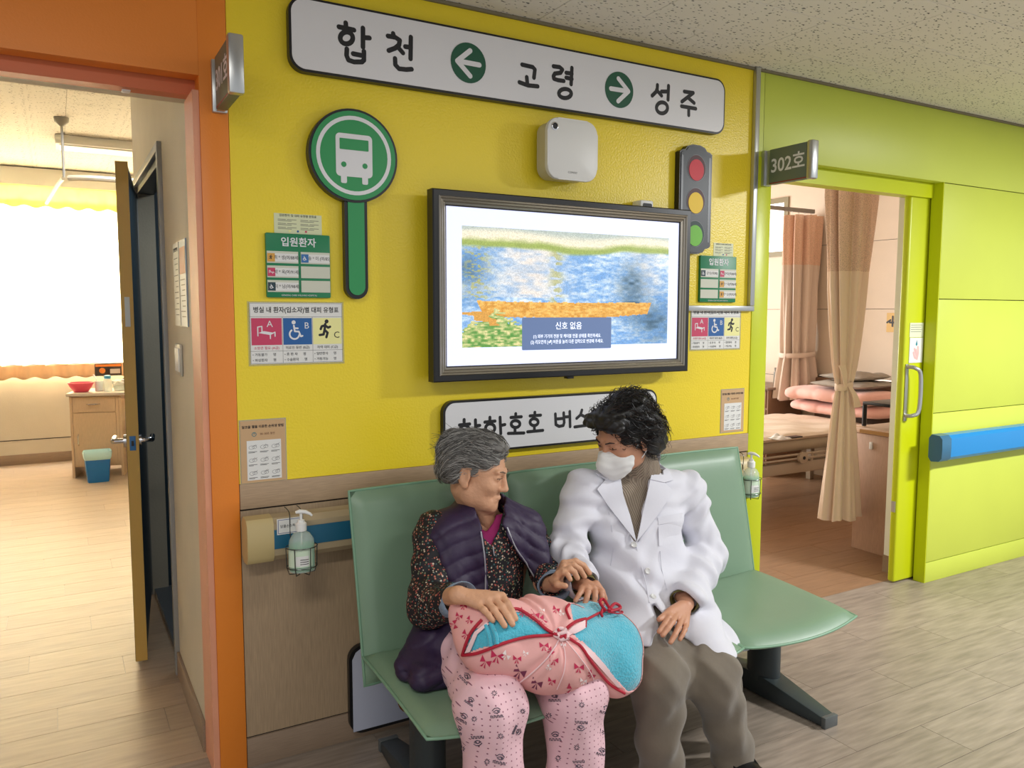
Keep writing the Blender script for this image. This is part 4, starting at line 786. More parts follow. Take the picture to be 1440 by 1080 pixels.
t=thing('curtain_rail',(5.0,2.36,zr),'grey ceiling hung curtain rail in the right ward','rail'); box('rail',3.6,5.98,2.35,2.375,zr+.005,zr+.04,mat('rail_grey',(140,136,130),.4),t); _h=tubes('hooks',[([(x,2.36,zr-.01),(x,2.36,zr+.01)],.004) for x in (5.7,5.78,5.86,5.94)],M_white,t,6)
tagp(_h,kind='stuff')
tubes('hanger',[([(4.2,2.36,zr+.04),(4.2,2.36,2.76)],.008)],M_white,t,6); lathe('ceiling_rose',[(.035,0),(.03,-.02),(.01,-.03)],(4.2,2.36,2.75),M_white,t,16)
ctop=tubes('front_curtain_rail',[([(3.2,.60,2.49),(5.2,.60,2.49)],.016)],M_alu,None,8); tagp(ctop,'curtain rail just inside the right ward doorway, above the beige curtain','rail')
# bed
M_bf=mat('bed_frame_beige',(176,160,140),.5); YB0,YB1=1.42,2.30
t=thing('hospital_bed',(5.0,1.85,0),'beige framed hospital bed with crumpled pale sheet behind the right doorway','bed')
box('side_rail',3.95,5.98,YB0,YB0+.05,.31,.395,M_bf,t,bev=.008); box('side_rail',3.95,5.98,YB1-.05,YB1,.31,.395,M_bf,t,bev=.008); box('cross_frame',3.95,4.0,YB0,YB1,.31,.39,M_bf,t); box('cross_frame',5.9,5.96,YB0,YB1,.31,.39,M_bf,t)
for y in (YB0+.06,YB1-.06):
    for x in (4.05,5.9): box('leg',x-.025,x+.025,y-.025,y+.025,.0,.32,M_bf,t,bev=.004)
tubes('side_bars',[([(4.0,YB0-.015,.455),(5.9,YB0-.015,.455)],.009),([(4.0,YB0-.02,.425),(5.9,YB0-.02,.425)],.008)]+[([(x,YB0-.01,.40),(x,YB0-.02,.46)],.012) for x in (4.3,4.9,5.5)],M_bf,t,8)
for x,s in ((4.78,.05),(5.10,.035),(5.28,.03),(5.5,.045)):
    prism('crank_bracket',circ(x,.43,s,s*.85,14),YB0-.045,YB0-.022,M_bf,t,bev=.004); prism('crank_bolt',circ(x,.43,s*.25,s*.25,10),YB0-.05,YB0-.045,M_ink,t)
def soft(name,x0,x1,y0,y1,z0,z1,m,parent,amp=.008,fr=14,p=6,n=(60,40),seed=0,rad=.05):
    nx,ny=n; V=[];rs=np.random.RandomState(seed); ph=rs.rand(6)*6
    for sg in (1,0):
        for j in range(ny+1):
            for i in range(nx+1):
                u,v=i/nx,j/ny; k=(max(0,1-abs(2*u-1)**p)**(.5))*(max(0,1-abs(2*v-1)**p)**.5); x=x0+(x1-x0)*u; y=y0+(y1-y0)*v
                w_=amp*(math.sin(fr*x+3*math.sin(2.2*y*2+ph[0])+ph[1])+.7*math.sin(fr*1.7*y+2.5*math.sin(3*x+ph[2])+ph[3])+.5*math.sin(fr*2.3*(x+y)+ph[4]))
                zm=(z0+z1)/2; V.append((x,y,(zm+(z1-zm)*k+w_*k) if sg else (zm-(zm-z0)*k)))
    o=(nx+1)*(ny+1); Fc=[]
    for j in range(ny):
        for i in range(nx): a=j*(nx+1)+i; Fc.append((a,a+1,a+nx+2,a+nx+1)); Fc.append((o+a,o+a+nx+1,o+a+nx+2,o+a+1))
    bm=bmesh.new(); vv=[bm.verts.new(q) for q in V]
    for f in Fc: bm.faces.new([vv[i] for i in f])
    bmesh.ops.remove_doubles(bm,verts=bm.verts,dist=.0005); return bmk(name,bm,m,parent,80)
M_sheet=mat('crumpled_sheet',(228,212,192),.8,bump=.25,bscale=35); M_matt=mat('mattress_tan',(170,156,134),.7,bump=.1,bscale=150)
soft('mattress',3.98,5.98,YB0-.01,YB1,.465,.585,M_matt,t,.001,p=14)
soft('bed_sheet',4.0,5.7,YB0-.03,YB1,.56,.618,M_sheet,t,.006,12,p=18,n=(110,50),seed=2)
box('head_board',6.0,6.04,YB0,YB1,.35,.92,woodmat('head_board_wood',(128,98,76),(2,2,20),.1),t,bev=.01)
tubes('head_rail',[([(6.06,YB0-.9,.93),(6.06,YB1+.1,.93)],.016)],M_chrome,t,8)
M_duv=mat('pink_duvet',(238,186,174),.8,bump=.35,bscale=30,sheen=.3)
def duvet(lab,z0,z1,x0,seed):
    t2=thing('folded_duvet',(x0+.2,1.85,z0),lab,'duvet','folded duvets on the bed')
    n,mv=56,20; V=[]
    for i in range(n+1):
        u=i/n; y=1.36+.90*u; e=(max(0,1-abs(2*u-1)**10))**.4; q_=.93+.07*abs(math.sin(u*math.pi*5))**.4
        for j in range(mv):
            a=2*math.pi*j/mv; cx_=x0+.22; rx,rz=.24,(z1-z0)/2; ca,sa=math.cos(a),math.sin(a)
            ca=math.copysign(abs(ca)**.6,ca); sa=math.copysign(abs(sa)**.8,sa)
            V.append((cx_+rx*ca*e*q_+.012*math.sin(u*16+seed),y,(z0+z1)/2+rz*sa*e*q_+.006*math.sin(u*9+seed)))
    mk('duvet',V,[(i*mv+j,i*mv+(j+1)%mv,(i+1)*mv+(j+1)%mv,(i+1)*mv+j) for i in range(n) for j in range(mv)],M_duv,t2,80)
duvet('pink quilted duvet, the lower of two folded across the bed head',.645,.745,5.56,0); duvet('pink quilted duvet, the upper of two folded across the bed head',.755,.875,5.50,2)
t2=thing('grey_bundle',(5.72,1.75,.885),'grey striped clothes bundled on top of the pink duvets','clothes')
soft('cloth_layer',5.5,5.95,1.45,1.95,.885,.945,mat('grey_cloth',(160,152,142),.8,bump=.3,bscale=30),t2,.008,22,p=4,seed=4); soft('cloth_layer',5.55,5.95,1.5,1.9,.945,1.015,MATS['grey_cloth'],t2,.012,20,p=3,seed=5)
q=PZ(1112,614,.632); t2=thing('phone',(q[0],q[1],.623),'black phone lying on the crumpled sheet','phone'); box('body',q[0]-.09,q[0]+.09,q[1]-.03,q[1]+.03,.623,.633,M_black,t2,bev=.003)
q=PZ(1096,615,.64); o=soft('tissue',q[0]-.07,q[0]+.06,q[1]-.06,q[1]+.05,.620,.650,M_paper,None,.01,60,p=2,n=(20,16)); tagp(o,'crumpled white tissue on the sheet beside the black phone','tissue')
# far bedside cabinet with bottles
t=thing('bedside_cabinet',(5.8,2.65,0),'brown wooden bedside cabinet with a crowd of bottles, beyond the bed in the right ward','cabinet'); M_nc=woodmat('brown_cabinet_wood',(150,116,92),(20,20,2),.1)
box('carcass',5.62,6.06,2.50,3.15,0,.80,M_nc,t); box('worktop',5.58,6.08,2.47,3.18,.80,.825,mat('dark_top',(128,104,90),.4),t,bev=.004); box('door',5.61,5.62,2.52,2.82,.1,.62,M_nc,t,bev=.003); box('door',5.61,5.62,2.83,3.13,.1,.62,M_nc,t,bev=.003); box('drawer',5.61,5.62,2.52,3.13,.635,.79,M_nc,t,bev=.003)
for y in (2.79,2.86): tubes('handle',[([(5.605,y,.45),(5.595,y,.45),(5.595,y,.55),(5.605,y,.55)],.005)],M_alu,t,6)
for px,h,r,c,lb in ((1099,.22,.042,(222,226,196),'clear jar with a yellow lid on the far bedside cabinet'),(1110,.19,.018,(150,186,204),'slim pale blue bottle on the far bedside cabinet'),(1117,.20,.026,(196,206,214),'white and blue bottle on the far bedside cabinet'),(1125,.12,.040,(222,200,168),'cream mug on the far bedside cabinet'),(1132,.17,.02,(120,116,104),'dark bottle behind the cream mug on the far cabinet'),(1107,.15,.02,(60,70,80),'short black bottle beside the clear jar on the far cabinet')):
    yy_=2.58+.075*abs(1132-px)/4.2; t2=thing('bottle' if r<.03 else 'jar',(5.72+(.08 if 'behind' in lb else 0),yy_,.826),lb,'bottle' if r<.03 else 'jar'); c0=tuple(t2.location)
    lathe('body',[(r*.9,0),(r,.006),(r,h*.72),(r*.7,h*.8),(r*.65,h*.84)],c0,mat('jar_%d'%px,c,.3),t2,16); lathe('lid',[(r*.72,h*.83),(r*.75,h),(0,h)],c0,mat('jar_lid_%d'%px,(212,196,110) if px==1099 else c,.4),t2,16)
# items on the panelled wall
def sheetX(nm,lb,cat,px0,px1,py0,py1,m): 
    a=PX(px0,(py0+py1)/2,XR-.01); b=PX(px1,(py0+py1)/2,XR-.01); z1=PX((px0+px1)/2,py0,XR)[2]; z0=PX((px0+px1)/2,py1,XR)[2]
    t=thing(nm,(XR-.005,(a[1]+b[1])/2,z0),lb,cat); box('plate',XR-.012,XR-.0045,b[1],a[1],z0,z1,m,t); return t,(b[1],a[1],z0,z1)
t,e=sheetX('fire_exit_notice','yellow paper notice with a dark drawing on the panelled wall of the right ward','notice',1247,1264,440,467,mat('notice_yellow',(218,180,104),.5)); ym=(e[0]+e[1])/2; zm=(e[2]+e[3])/2
strokes('drawing',[[(e[0]+.03,zm),(e[1]-.03,zm)],[(ym,zm-.03),(ym,zm+.05)],[(ym-.05,zm),(ym-.02,zm+.03)],[(ym+.05,zm),(ym+.02,zm+.02)]],.016,M_ink,t,lambda a,b,e_=0:(XR-.0128-e_,a,b))
t,e=sheetX('call_panel','white wall panel with a black round socket above the bed head','panel',1176,1196,487,560,mat('panel_white',(222,212,198),.5)); q=PX(1184,498,XR-.012); o=prism('socket',circ(q[1],q[2],.04,.04,20),-.01,.01,M_black,t,axis='x'); o.data.transform(Matrix.Translation((XR-.02,0,0)))
# near cabinet and the black stand on it
t=thing('tall_cabinet',(4.6,.45,0),'pale brown cabinet standing behind the tied beige curtain','cabinet'); M_tc=woodmat('rosy_cabinet_wood',(190,156,132),(20,20,2),.08)
box('carcass',4.39,4.86,.27,.655,.0,.745,M_tc,t,bev=.003); box('worktop',4.385,4.87,.265,.665,.745,.785,mat('tall_top',(206,176,150),.4),t,bev=.006); box('door',4.41,4.84,.655,.668,.03,.73,M_tc,t,bev=.003); box('cardboard_strip',4.378,4.386,.33,.62,.75,.772,mat('strip_brown',(176,130,70),.6),t); box('hook',4.380,4.39,.53,.55,.655,.70,M_white,t,bev=.002)
t=thing('black_stand',(4.6,.5,.786),'black metal shelf stand on top of the pale brown cabinet','stand')
[tubes('leg',[(p_,.014)],M_black,t,8) for p_ in ([(4.42,.62,.79),(4.42,.62,.925)],[(4.42,.30,.925),(4.42,.30,.79)],[(4.80,.62,.79),(4.80,.62,.925)],[(4.80,.30,.925),(4.80,.30,.79)])]; box('shelf',4.41,4.81,.29,.63,.925,.945,M_black,t,bev=.003)
t=thing('black_monitor',(4.55,.42,.946),'black upright appliance with a white sticker on the black stand','monitor'); box('case',4.46,4.76,.34,.47,.946,1.26,M_black,t,bev=.008); box('sticker',4.456,4.4605,.36,.46,.99,1.10,M_paper,t); strokes('leaf_logo',[[(.38,1.07),(.40,1.085),(.44,1.06)]],.012,M_dgreen,t,lambda a,b,e_=0:(4.455,a,b)); strokes('small_print',[[(.37,1.03),(.45,1.03)],[(.37,1.015),(.43,1.015)]],.004,M_ink,t,lambda a,b,e_=0:(4.455,a,b))
# ================================================================= PEOPLE (implicit surfaces meshed by surface nets)
class Field:
    def __init__(s,lo,hi,h):
        s.lo=np.array(lo,float); s.h=h; n=np.ceil((np.array(hi)-s.lo)/h).astype(int)+1; s.n=n
        s.ax=[(s.lo[i]+h*np.arange(n[i])).astype(np.float32) for i in range(3)]; s.d=np.full(n,.2,np.float32)
    def reg(s,lo,hi):
        sl=[]
        for i in range(3):
            a=max(0,int(math.floor((lo[i]-s.lo[i])/s.h))); b=min(s.n[i],int(math.ceil((hi[i]-s.lo[i])/s.h))+1)
            if b<=a: return None,None
            sl.append(slice(a,b))
        g=np.meshgrid(*[s.ax[i][sl[i]] for i in range(3)],indexing='ij'); return tuple(sl),g
    def op(s,lo,hi,fn,k=.01,mode='add',pad=None):
        pad=k+.012 if pad is None else pad
        sl,g=s.reg(np.array(lo)-pad,np.array(hi)+pad)
        if sl is None: return s
        v=fn(*g).astype(np.float32); a=s.d[sl]
        if mode=='add': h=np.maximum(k-np.abs(a-v),0)/k; s.d[sl]=np.minimum(a,v)-h*h*k*.25
        elif mode=='sub': v=-v; h=np.maximum(k-np.abs(a-v),0)/k; s.d[sl]=np.maximum(a,v)+h*h*k*.25
        elif mode=='and': h=np.maximum(k-np.abs(a-v),0)/k; s.d[sl]=np.maximum(a,v)+h*h*k*.25
        elif mode=='disp': s.d[sl]=a+np.where(np.abs(a)<.06,v,0)
        return s
    def cone(s,a,b,ra,rb,k=.02,mode='add',flat=None,rip=None):
        a=np.array(a,float);b=np.array(b,float);R_=max(ra,rb)
        if flat is not None: ax_=np.array(flat[0],float); ax_/=np.linalg.norm(ax_); fs=flat[1]
        def fn(X,Y,Z):
            px,py,pz=X-a[0],Y-a[1],Z-a[2]; ba=b-a; t=np.clip((px*ba[0]+py*ba[1]+pz*ba[2])/(ba@ba+1e-9),0,1)
            qx,qy,qz=px-t*ba[0],py-t*ba[1],pz-t*ba[2]
            if flat is not None:
                c=(qx*ax_[0]+qy*ax_[1]+qz*ax_[2])*(1/fs-1); qx=qx+c*ax_[0];qy=qy+c*ax_[1];qz=qz+c*ax_[2]
            r=ra+(rb-ra)*t
            if rip is not None: r=r+rip[0]*np.sin(rip[1]*t*np.linalg.norm(ba)+rip[2]+2.0*np.sin(rip[3]*(qx*1.3+qz)))
            return (np.sqrt(qx*qx+qy*qy+qz*qz)-r)*(1 if flat is None else min(1,fs))
        e=R_*(1 if flat is None else max(1,flat[1])); return s.op(np.minimum(a,b)-e,np.maximum(a,b)+e,fn,k,mode)
    def ell(s,c,r,R=None,k=.02,mode='add'):
        c=np.array(c,float); r=np.array(r,float); R=np.eye(3) if R is None else np.array(R)
        def fn(X,Y,Z):
            x,y,z=X-c[0],Y-c[1],Z-c[2]; q=[(x*R[0][i]+y*R[1][i]+z*R[2][i]) for i in range(3)]
            k0=np.sqrt(sum((q[i]/r[i])**2 for i in range(3))); k1=np.sqrt(sum((q[i]/r[i]**2)**2 for i in range(3)))+1e-6; return k0*(k0-1)/k1
        e=max(r) if R is not None else r; return s.op(c-e,c+e,fn,k,mode)
    def poly(s,pts,Y0,Y1,k=.004,mode='sub'):
        """photo-frame outline swept in depth between planes Y0 and Y1"""
        P=np.array(pts,float); cs=np.array([PY(x,y,Yv) for x,y in pts for Yv in (Y0,Y1)]); lo,hi=cs.min(0),cs.max(0); lo[1]=min(Y0,Y1);hi[1]=max(Y0,Y1)
        def fn(X,Y,Z):
            vx,vy,vz=X-CAM[0],Y-CAM[1],Z-CAM[2]; dz=vx*CF[0]+vy*CF[1]+vz*CF[2]
            px=720+F*(vx*CR[0]+vy*CR[1]+vz*CR[2])/dz; py=540-F*(vx*CU[0]+vy*CU[1]+vz*CU[2])/dz
            dd=np.full(px.shape,1e9,np.float32); ins=np.zeros(px.shape,bool); n=len(P)
            for i in range(n):
                a=P[i];b=P[(i+1)%n];e=b-a; wx=px-a[0];wy=py-a[1]; t=np.clip((wx*e[0]+wy*e[1])/(e@e),0,1); dd=np.minimum(dd,(wx-t*e[0])**2+(wy-t*e[1])**2)
                c=((a[1]>py)!=(b[1]>py)); xi=(b[0]-a[0])*(py-a[1])/((b[1]-a[1]) if b[1]!=a[1] else 1e-9)+a[0]; ins^=(c&(px<xi))
            sd=np.sqrt(dd)*dz/F; sd=np.where(ins,-sd,sd); return np.maximum(sd,np.abs(Y-(Y0+Y1)/2)-abs(Y1-Y0)/2)
        return s.op(lo,hi,fn,k,mode)
    def disp(s,fn): return s.op(s.lo,s.lo+s.h*s.n,fn,.01,'disp')
    def mesh(s,smooth=1):
        d=s.d; A=d[:-1,:-1,:-1]
        sg=(d<0); c=np.zeros(A.shape,np.int8)
        for i in (0,1):
            for j in (0,1):
                for k in (0,1): c+=sg[i:i+A.shape[0],j:j+A.shape[1],k:k+A.shape[2]]
        ai,aj,ak=np.nonzero((c>0)&(c<8)); N=len(ai); acc=np.zeros((N,3));cnt=np.zeros(N)
        cor=[(i,j,k) for i in (0,1) for j in (0,1) for k in (0,1)]; val={q:d[ai+q[0],aj+q[1],ak+q[2]] for q in cor}
        for q in cor:
            for ax in range(3):
                if q[ax]==0:
                    r=list(q); r[ax]=1; r=tuple(r); a,b=val[q],val[r]; m=(a<0)!=(b<0); t=np.where(m,a/np.where(m,a-b,1),0)
                    for x in range(3): acc[:,x]+=np.where(m,(q[x]+(t if x==ax else 0)),0)
                    cnt+=m
        V=s.lo+s.h*(acc/cnt[:,None]+np.stack([ai,aj,ak],1)); idx=np.full(A.shape,-1,np.int64); idx[ai,aj,ak]=np.arange(N); Q=[]
        for ax in range(3):
            o=[0,1,2]; o.remove(ax); u,v=o
            sl0=[slice(1,-1)]*3; sl0[ax]=slice(0,-1); sl1=list(sl0); sl1[ax]=slice(1,None)
            s0=sg[tuple(sl0)]; s1=sg[tuple(sl1)]; e=np.nonzero(s0!=s1); p=[e[0].copy(),e[1].copy(),e[2].copy()]; p[u]+=1;p[v]+=1
            def cell(du,dv): q=[x.copy() for x in p]; q[u]-=du; q[v]-=dv; return idx[q[0],q[1],q[2]]
            f=np.stack([cell(1,1),cell(0,1),cell(0,0),cell(1,0)],1); ins=s0[e]; fl_=ins if ax!=1 else ~ins
            f[~fl_]=f[~fl_][:,::-1]; f=f[(f>=0).all(1)]; Q.append(f)
        Q=np.concatenate(Q)
        for _ in range(smooth):
            S_=np.zeros_like(V);C_=np.zeros(N)
            for a in range(4):
                i0,i1=Q[:,a],Q[:,(a+1)%4]
                for x in range(3): S_[:,x]+=np.bincount(i0,V[i1,x],N)+np.bincount(i1,V[i0,x],N)
                C_+=np.bincount(i0,minlength=N)+np.bincount(i1,minlength=N)
            C_[C_==0]=1; V=V*.4+.6*S_/C_[:,None]
        return V,Q
def npmesh(name,V,Q,m,parent):
    me=bpy.data.meshes.new(name); me.vertices.add(len(V)); me.vertices.foreach_set('co',V.astype(np.float32).ravel()); k=Q.shape[1]
    me.loops.add(Q.size); me.loops.foreach_set('vertex_index',Q.astype(np.int32).ravel()); me.polygons.add(len(Q)); me.polygons.foreach_set('loop_start',np.arange(0,Q.size,k,dtype=np.int32)); me.polygons.foreach_set('use_smooth',[True]*len(Q)); me.update(calc_edges=True)
    return link(name,me,m,parent)
def bvh_of(V,Q):
    T=np.concatenate([Q[:,[0,1,2]],Q[:,[0,2,3]]]); return BVHTree.FromPolygons(V.tolist(),T.tolist(),all_triangles=True)
CAMV=Vector(CAM)
def cast(bv,x,y,off=0.,t=None):
    dr=Vector(ray(x,y)).normalized(); h=bv.ray_cast(CAMV,dr)
    if h[0] is None:
        p=CAMV+dr*(t or 2.4); h=bv.find_nearest(p); n=h[1]; n=n if n.dot(dr)<0 else -n
        return np.array((h[0] if (h[0]-p).length<.025 or t is None else p)+n*off)
    n=h[1]; n=n if n.dot(dr)<0 else -n
    return np.array(h[0]+n*off)
def castall(bv,pts,off):
    ts=[]
    for x,y in pts:
        h=bv.ray_cast(CAMV,Vector(ray(x,y)).normalized()); ts.append(h[3] if h[0] is not None else None)
    ok=[i for i,t in enumerate(ts) if t is not None]; P=np.array([tuple(p) for p in pts])
    out=[]
    for i,(x,y) in enumerate(pts):
        t=None
        if ok: k=min(ok,key=lambda q:(P[q][0]-x)**2+(P[q][1]-y)**2); t=ts[k]
        out.append(cast(bv,x,y,off,t))
    return out
def on(bv,pts,off=.002,n=4,closed=False): return castall(bv,[(p[0],p[1]) for p in (spline([(a,b) for a,b in pts],n,closed) if n else pts)],off)
from mathutils.geometry import delaunay_2d_cdt
def drape(name,polys,bv,m,parent,off=.004,th=.003,step=3.0,edge=2.5):
    """cloth pieces laid on a garment: outline given in photo pixels, every vertex dropped on the garment surface"""
    V=[];Fc=[]
    for poly in polys:
        P=[];n=len(poly)
        for i in range(n):
            a,b=np.array(poly[i],float),np.array(poly[(i+1)%n],float); k=max(1,int(np.linalg.norm(b-a)/edge)); P+=[tuple(a+(b-a)*j/k) for j in range(k)]
        nb=len(P); A_=np.array(P); 
        def inside(x,y):
            c=False
            for i in range(n):
                a,b=poly[i],poly[(i+1)%n]
                if (a[1]>y)!=(b[1]>y) and x<(b[0]-a[0])*(y-a[1])/(b[1]-a[1])+a[0]: c=not c
            return c
        x=A_[:,0].min()
        while x<A_[:,0].max():
            y=A_[:,1].min()
            while y<A_[:,1].max():
                if inside(x,y) and ((A_-[x,y])**2).sum(1).min()>(step*.6)**2: P.append((x,y))
                y+=step
            x+=step
        r=delaunay_2d_cdt([Vector(p) for p in P],[(i,(i+1)%nb) for i in range(nb)],[],1,1e-4)
        pts,fs=r[0],r[2]; o=len(V); N_=len(pts)
        top=castall(bv,pts,off); bot=castall(bv,pts,off-th); V+=top+bot
        cnt={}
        for f in fs:
            f=list(f); Fc.append(tuple(o+q for q in f)); Fc.append(tuple(o+N_+q for q in f[::-1]))
            for i in range(len(f)): e=(f[i],f[(i+1)%len(f)]); cnt[e]=1
        for e in cnt:
            if (e[1],e[0]) not in cnt: Fc.append((o+e[0],o+N_+e[0],o+N_+e[1],o+e[1]))
    bm=bmesh.new(); vv=[bm.verts.new(q) for q in V]
    for f in Fc:
        try: bm.faces.new([vv[i] for i in f])
        except ValueError: pass
    return bmk(name,bm,m,parent,50)
def RM(yaw,pitch,roll=0):
    return np.array(Matrix.Rotation(math.radians(yaw),3,'Z')@Matrix.Rotation(math.radians(pitch),3,'X')@Matrix.Rotation(math.radians(roll),3,'Y'))
class Head:
    def __init__(s,c,R,sc): s.c=np.array(c);s.R=R;s.s=sc
    def w(s,p): return s.c+s.R@(np.array(p)*s.s)
    def r(s,r): return np.array(r)*s.s
def head_shape(f,H,old=False,lids=.5):
    E=lambda p,r,k=.012,m='add':f.ell(H.w(p),H.r(r),H.R,k*H.s,m); C_=lambda a,b,ra,rb,k=.01,m='add',fl=None:f.cone(H.w(a),H.w(b),ra*H.s,rb*H.s,k*H.s,m,fl)
    E((0,.012,.030),(.074,.095,.082)); E((0,-.030,-.030),(.060,.060,.082),.03); C_((-.025,-.058,-.090),(.025,-.058,-.090),.024,.024,.03); E((0,-.074,-.103),(.020,.016,.015),.02)
    for s in (1,-1):
        E((s*.037,-.058,-.030),(.026,.026,.024),.02); E((s*.048,-.010,-.072),(.020,.034,.030),.03)
        E((s*.031,-.100,.002),(.019,.018,.013),.018,'sub')
        E((s*.031,-.0745,.0005),(.0165,.0145,.0125),.006)              # eyelids over the eyeball
        C_((s*.014,-.088,.019),(s*.046,-.078,.021),.0075,.006,.012)     # brow
        C_((s*.019,-.0905,.0010),(s*.0435,-.0830,.0000),.0016,.0014,.002,'sub')
        E((s*.0120,-.094,-.037),(.0085,.0095,.0075),.006)
        E((s*.081,.014,-.010),(.009,.020,.034),.004); E((s*.089,.010,-.006),(.006,.011,.021),.003,'sub'); C_((s*.083,-.004,.016),(s*.086,.026,.012),.004,.004,.004); E((s*.080,.006,-.040),(.008,.010,.011),.008)
        C_((s*.024,-.092,-.040),(s*.033,-.080,-.066),.003,.003,.008,'sub') if old else None
    C_((0,-.089,.010),(0,-.104,-.030),.0075,.0095,.010); E((0,-.105,-.034),(.0110,.009,.0085),.008)
    C_((-.006,-.098,-.043),(.006,-.098,-.043),.003,.003,.004,'sub')
    C_((-.020,-.080,-.068),(0,-.089,-.065),.0045,.0060,.008); C_((.020,-.080,-.068),(0,-.089,-.065),.0045,.0060,.008); C_((-.014,-.081,-.075),(.014,-.081,-.075),.0060,.0060,.008)
    C_((-.022,-.086,-.0705),(.022,-.086,-.0705),.0011,.0011,.003,'sub')
def handf(f,W,K,T,bul,th,nrm,rs=1.0,wr=None,r0=.0098):
    n=np.array(nrm,float); n/=np.linalg.norm(n); W=np.array(W)
    for i in range(4):
        k_,t_=np.array(K[i]),np.array(T[i]); f.cone(W+(k_-W)*.12,k_,.0155*rs,.0118*rs,.010)
        r=(r0 if i<3 else r0*.88)*rs
        pts=[k_]+[k_+(t_-k_)*u+n*bul[i]*h for u,h in ((.40,1.0),(.72,.85))]+[t_]
        for j in range(3): f.cone(pts[j],pts[j+1],r*(1.06-.07*j),r*(.99-.08*j),.0025)
        f.ell(pts[1],[r*1.06]*3,None,.003)
    f.cone(th[0],th[1],.0145*rs,.0118*rs,.010); f.cone(th[1],th[2],.0112*rs,.0088*rs,.004)
    if wr is not None: f.cone(W,wr,.0235*rs,.027*rs,.014)
def joinm(parts):
    V=[];Q=[];o=0
    for v,q in parts: V.append(v);Q.append(q+o);o+=len(v)
    return np.concatenate(V),np.concatenate(Q)
def strands(name,bv,seeds,dirf,L,n,off,rad,m,parent,curl=0,cf=60,rs=None,sides=3,lift=0):
    V=[];Fc=[]
    for sd in seeds:
        h=bv.find_nearest(Vector(sd)); 
        if h[0] is None: continue
        p=np.array(h[0]); o_=off*rs.uniform(.3,1.2); Ls=L*rs.uniform(.6,1.25); pts=[];ph=rs.uniform(0,6.3,3); jit=rs.normal(0,.18,3); lf=lift*rs.rand()
        for i in range(n):
            nn=bv.find_nearest(Vector(p)); nv=np.array(nn[1]); q=np.array(nn[0])+nv*(o_+lf*(i/n)**2); c=curl*np.array([math.sin(cf*Ls*i/n*1.0+ph[0]),math.sin(cf*Ls*i/n+ph[1]),math.sin(cf*Ls*i/n+ph[2])]); pts.append(q+c)
            d=dirf(p)+jit; d=d-(d@nv)*nv; d/=np.linalg.norm(d)+1e-9; p=np.array(nn[0])+d*Ls/n
        v,f_=tubeverts(pts,[rad*(1-.75*i/(n-1)) for i in range(n)],sides); o=len(V); V+=v; Fc+=[tuple(q+o for q in g) for g in f_]
    return mk(name,V,Fc,m,parent,80)
def wr(a,f1,f2,ph,w=2.0,dirv=(0,0,1)):
    dx,dy,dz=dirv
    return lambda X,Y,Z: a*(np.sin(f1*(dx*X+dy*Y+dz*Z)+w*np.sin(f2*X+ph)+w*np.cos(f2*.8*Y+ph*1.7))*(.6+.4*np.sin(17*X+13*Z+ph)))
# ---------------------------------------------------------------- materials for the people
M_skinO=mat('skin_elder',(206,156,122),rough=.55,bump=.25,bscale=90,var=.06,vscale=18); M_skinD=mat('skin_doctor',(196,142,112),rough=.5,bump=.08,bscale=90,var=.04,vscale=12)
M_hairO=mat('grey_hair',(112,110,106),rough=.6,var=.2,vscale=40); M_hairO2=mat('light_grey_hair',(158,156,150),rough=.5); M_hairO3=mat('dark_grey_hair',(70,68,64),rough=.5)
M_hairD=mat('black_hair',(16,14,14),rough=.45); M_hairD2=mat('dark_brown_hair',(40,24,20),rough=.4)
M_vest=mat('purple_quilted_nylon',(44,28,60),rough=.58,bump=.15,bscale=40); M_mag=mat('magenta_knit',(150,28,96),rough=.8); M_zip=mat('zip_silver',(170,170,176),rough=.4,metal=.3)
M_coat=mat('white_coat_cotton',(214,214,223),rough=.75,bump=.12,bscale=26,sheen=.1); M_trou=mat('olive_brown_trousers',(112,102,88),rough=.85,bump=.1,bscale=40,var=.08,vscale=9,sheen=.3)
M_mask=mat('white_mask',(232,232,230),rough=.7); M_olive=mat('olive_knit_cuff',(96,88,40),rough=.85,bump=.3,bscale=120); M_button=mat('pearl_button',(214,214,212),rough=.25)
M_fleece=mat('turquoise_fleece',(76,184,208),rough=.95,bump=.6,bscale=160,sheen=.6,var=.05,vscale=60); M_bind=mat('crimson_binding',(176,20,48),rough=.6); M_lining=mat('pale_pink_lining',(240,206,208),rough=.7)
def knitmat():
    m=mat('taupe_rib_knit',(158,142,124),.85); nt=m.node_tree;N=nt.nodes;L=nt.links;b=N['Principled BSDF']; tc=N.new('ShaderNodeTexCoord'); w=N.new('ShaderNodeTexWave'); w.inputs['Scale'].default_value=60; w.inputs['Distortion'].default_value=.2; mp=N.new('ShaderNodeMapping'); mp.inputs['Rotation'].default_value=(0,0,math.radians(-30)); L.new(tc.outputs['Object'],mp.inputs[0]); L.new(mp.outputs[0],w.inputs['Vector'])
    bp=N.new('ShaderNodeBump'); bp.inputs['Distance'].default_value=.003; bp.inputs['Strength'].default_value=.8; L.new(w.outputs[0],bp.inputs['Height']); L.new(bp.outputs[0],b.inputs['Normal']); mx=N.new('ShaderNodeMix'); mx.data_type='RGBA'; mx.inputs[6].default_value=lin((130,116,100))+(1,); mx.inputs[7].default_value=lin((168,152,134))+(1,); L.new(w.outputs[0],mx.inputs[0]); L.new(mx.outputs[2],b.inputs['Base Color']); return m
M_knit=knitmat()
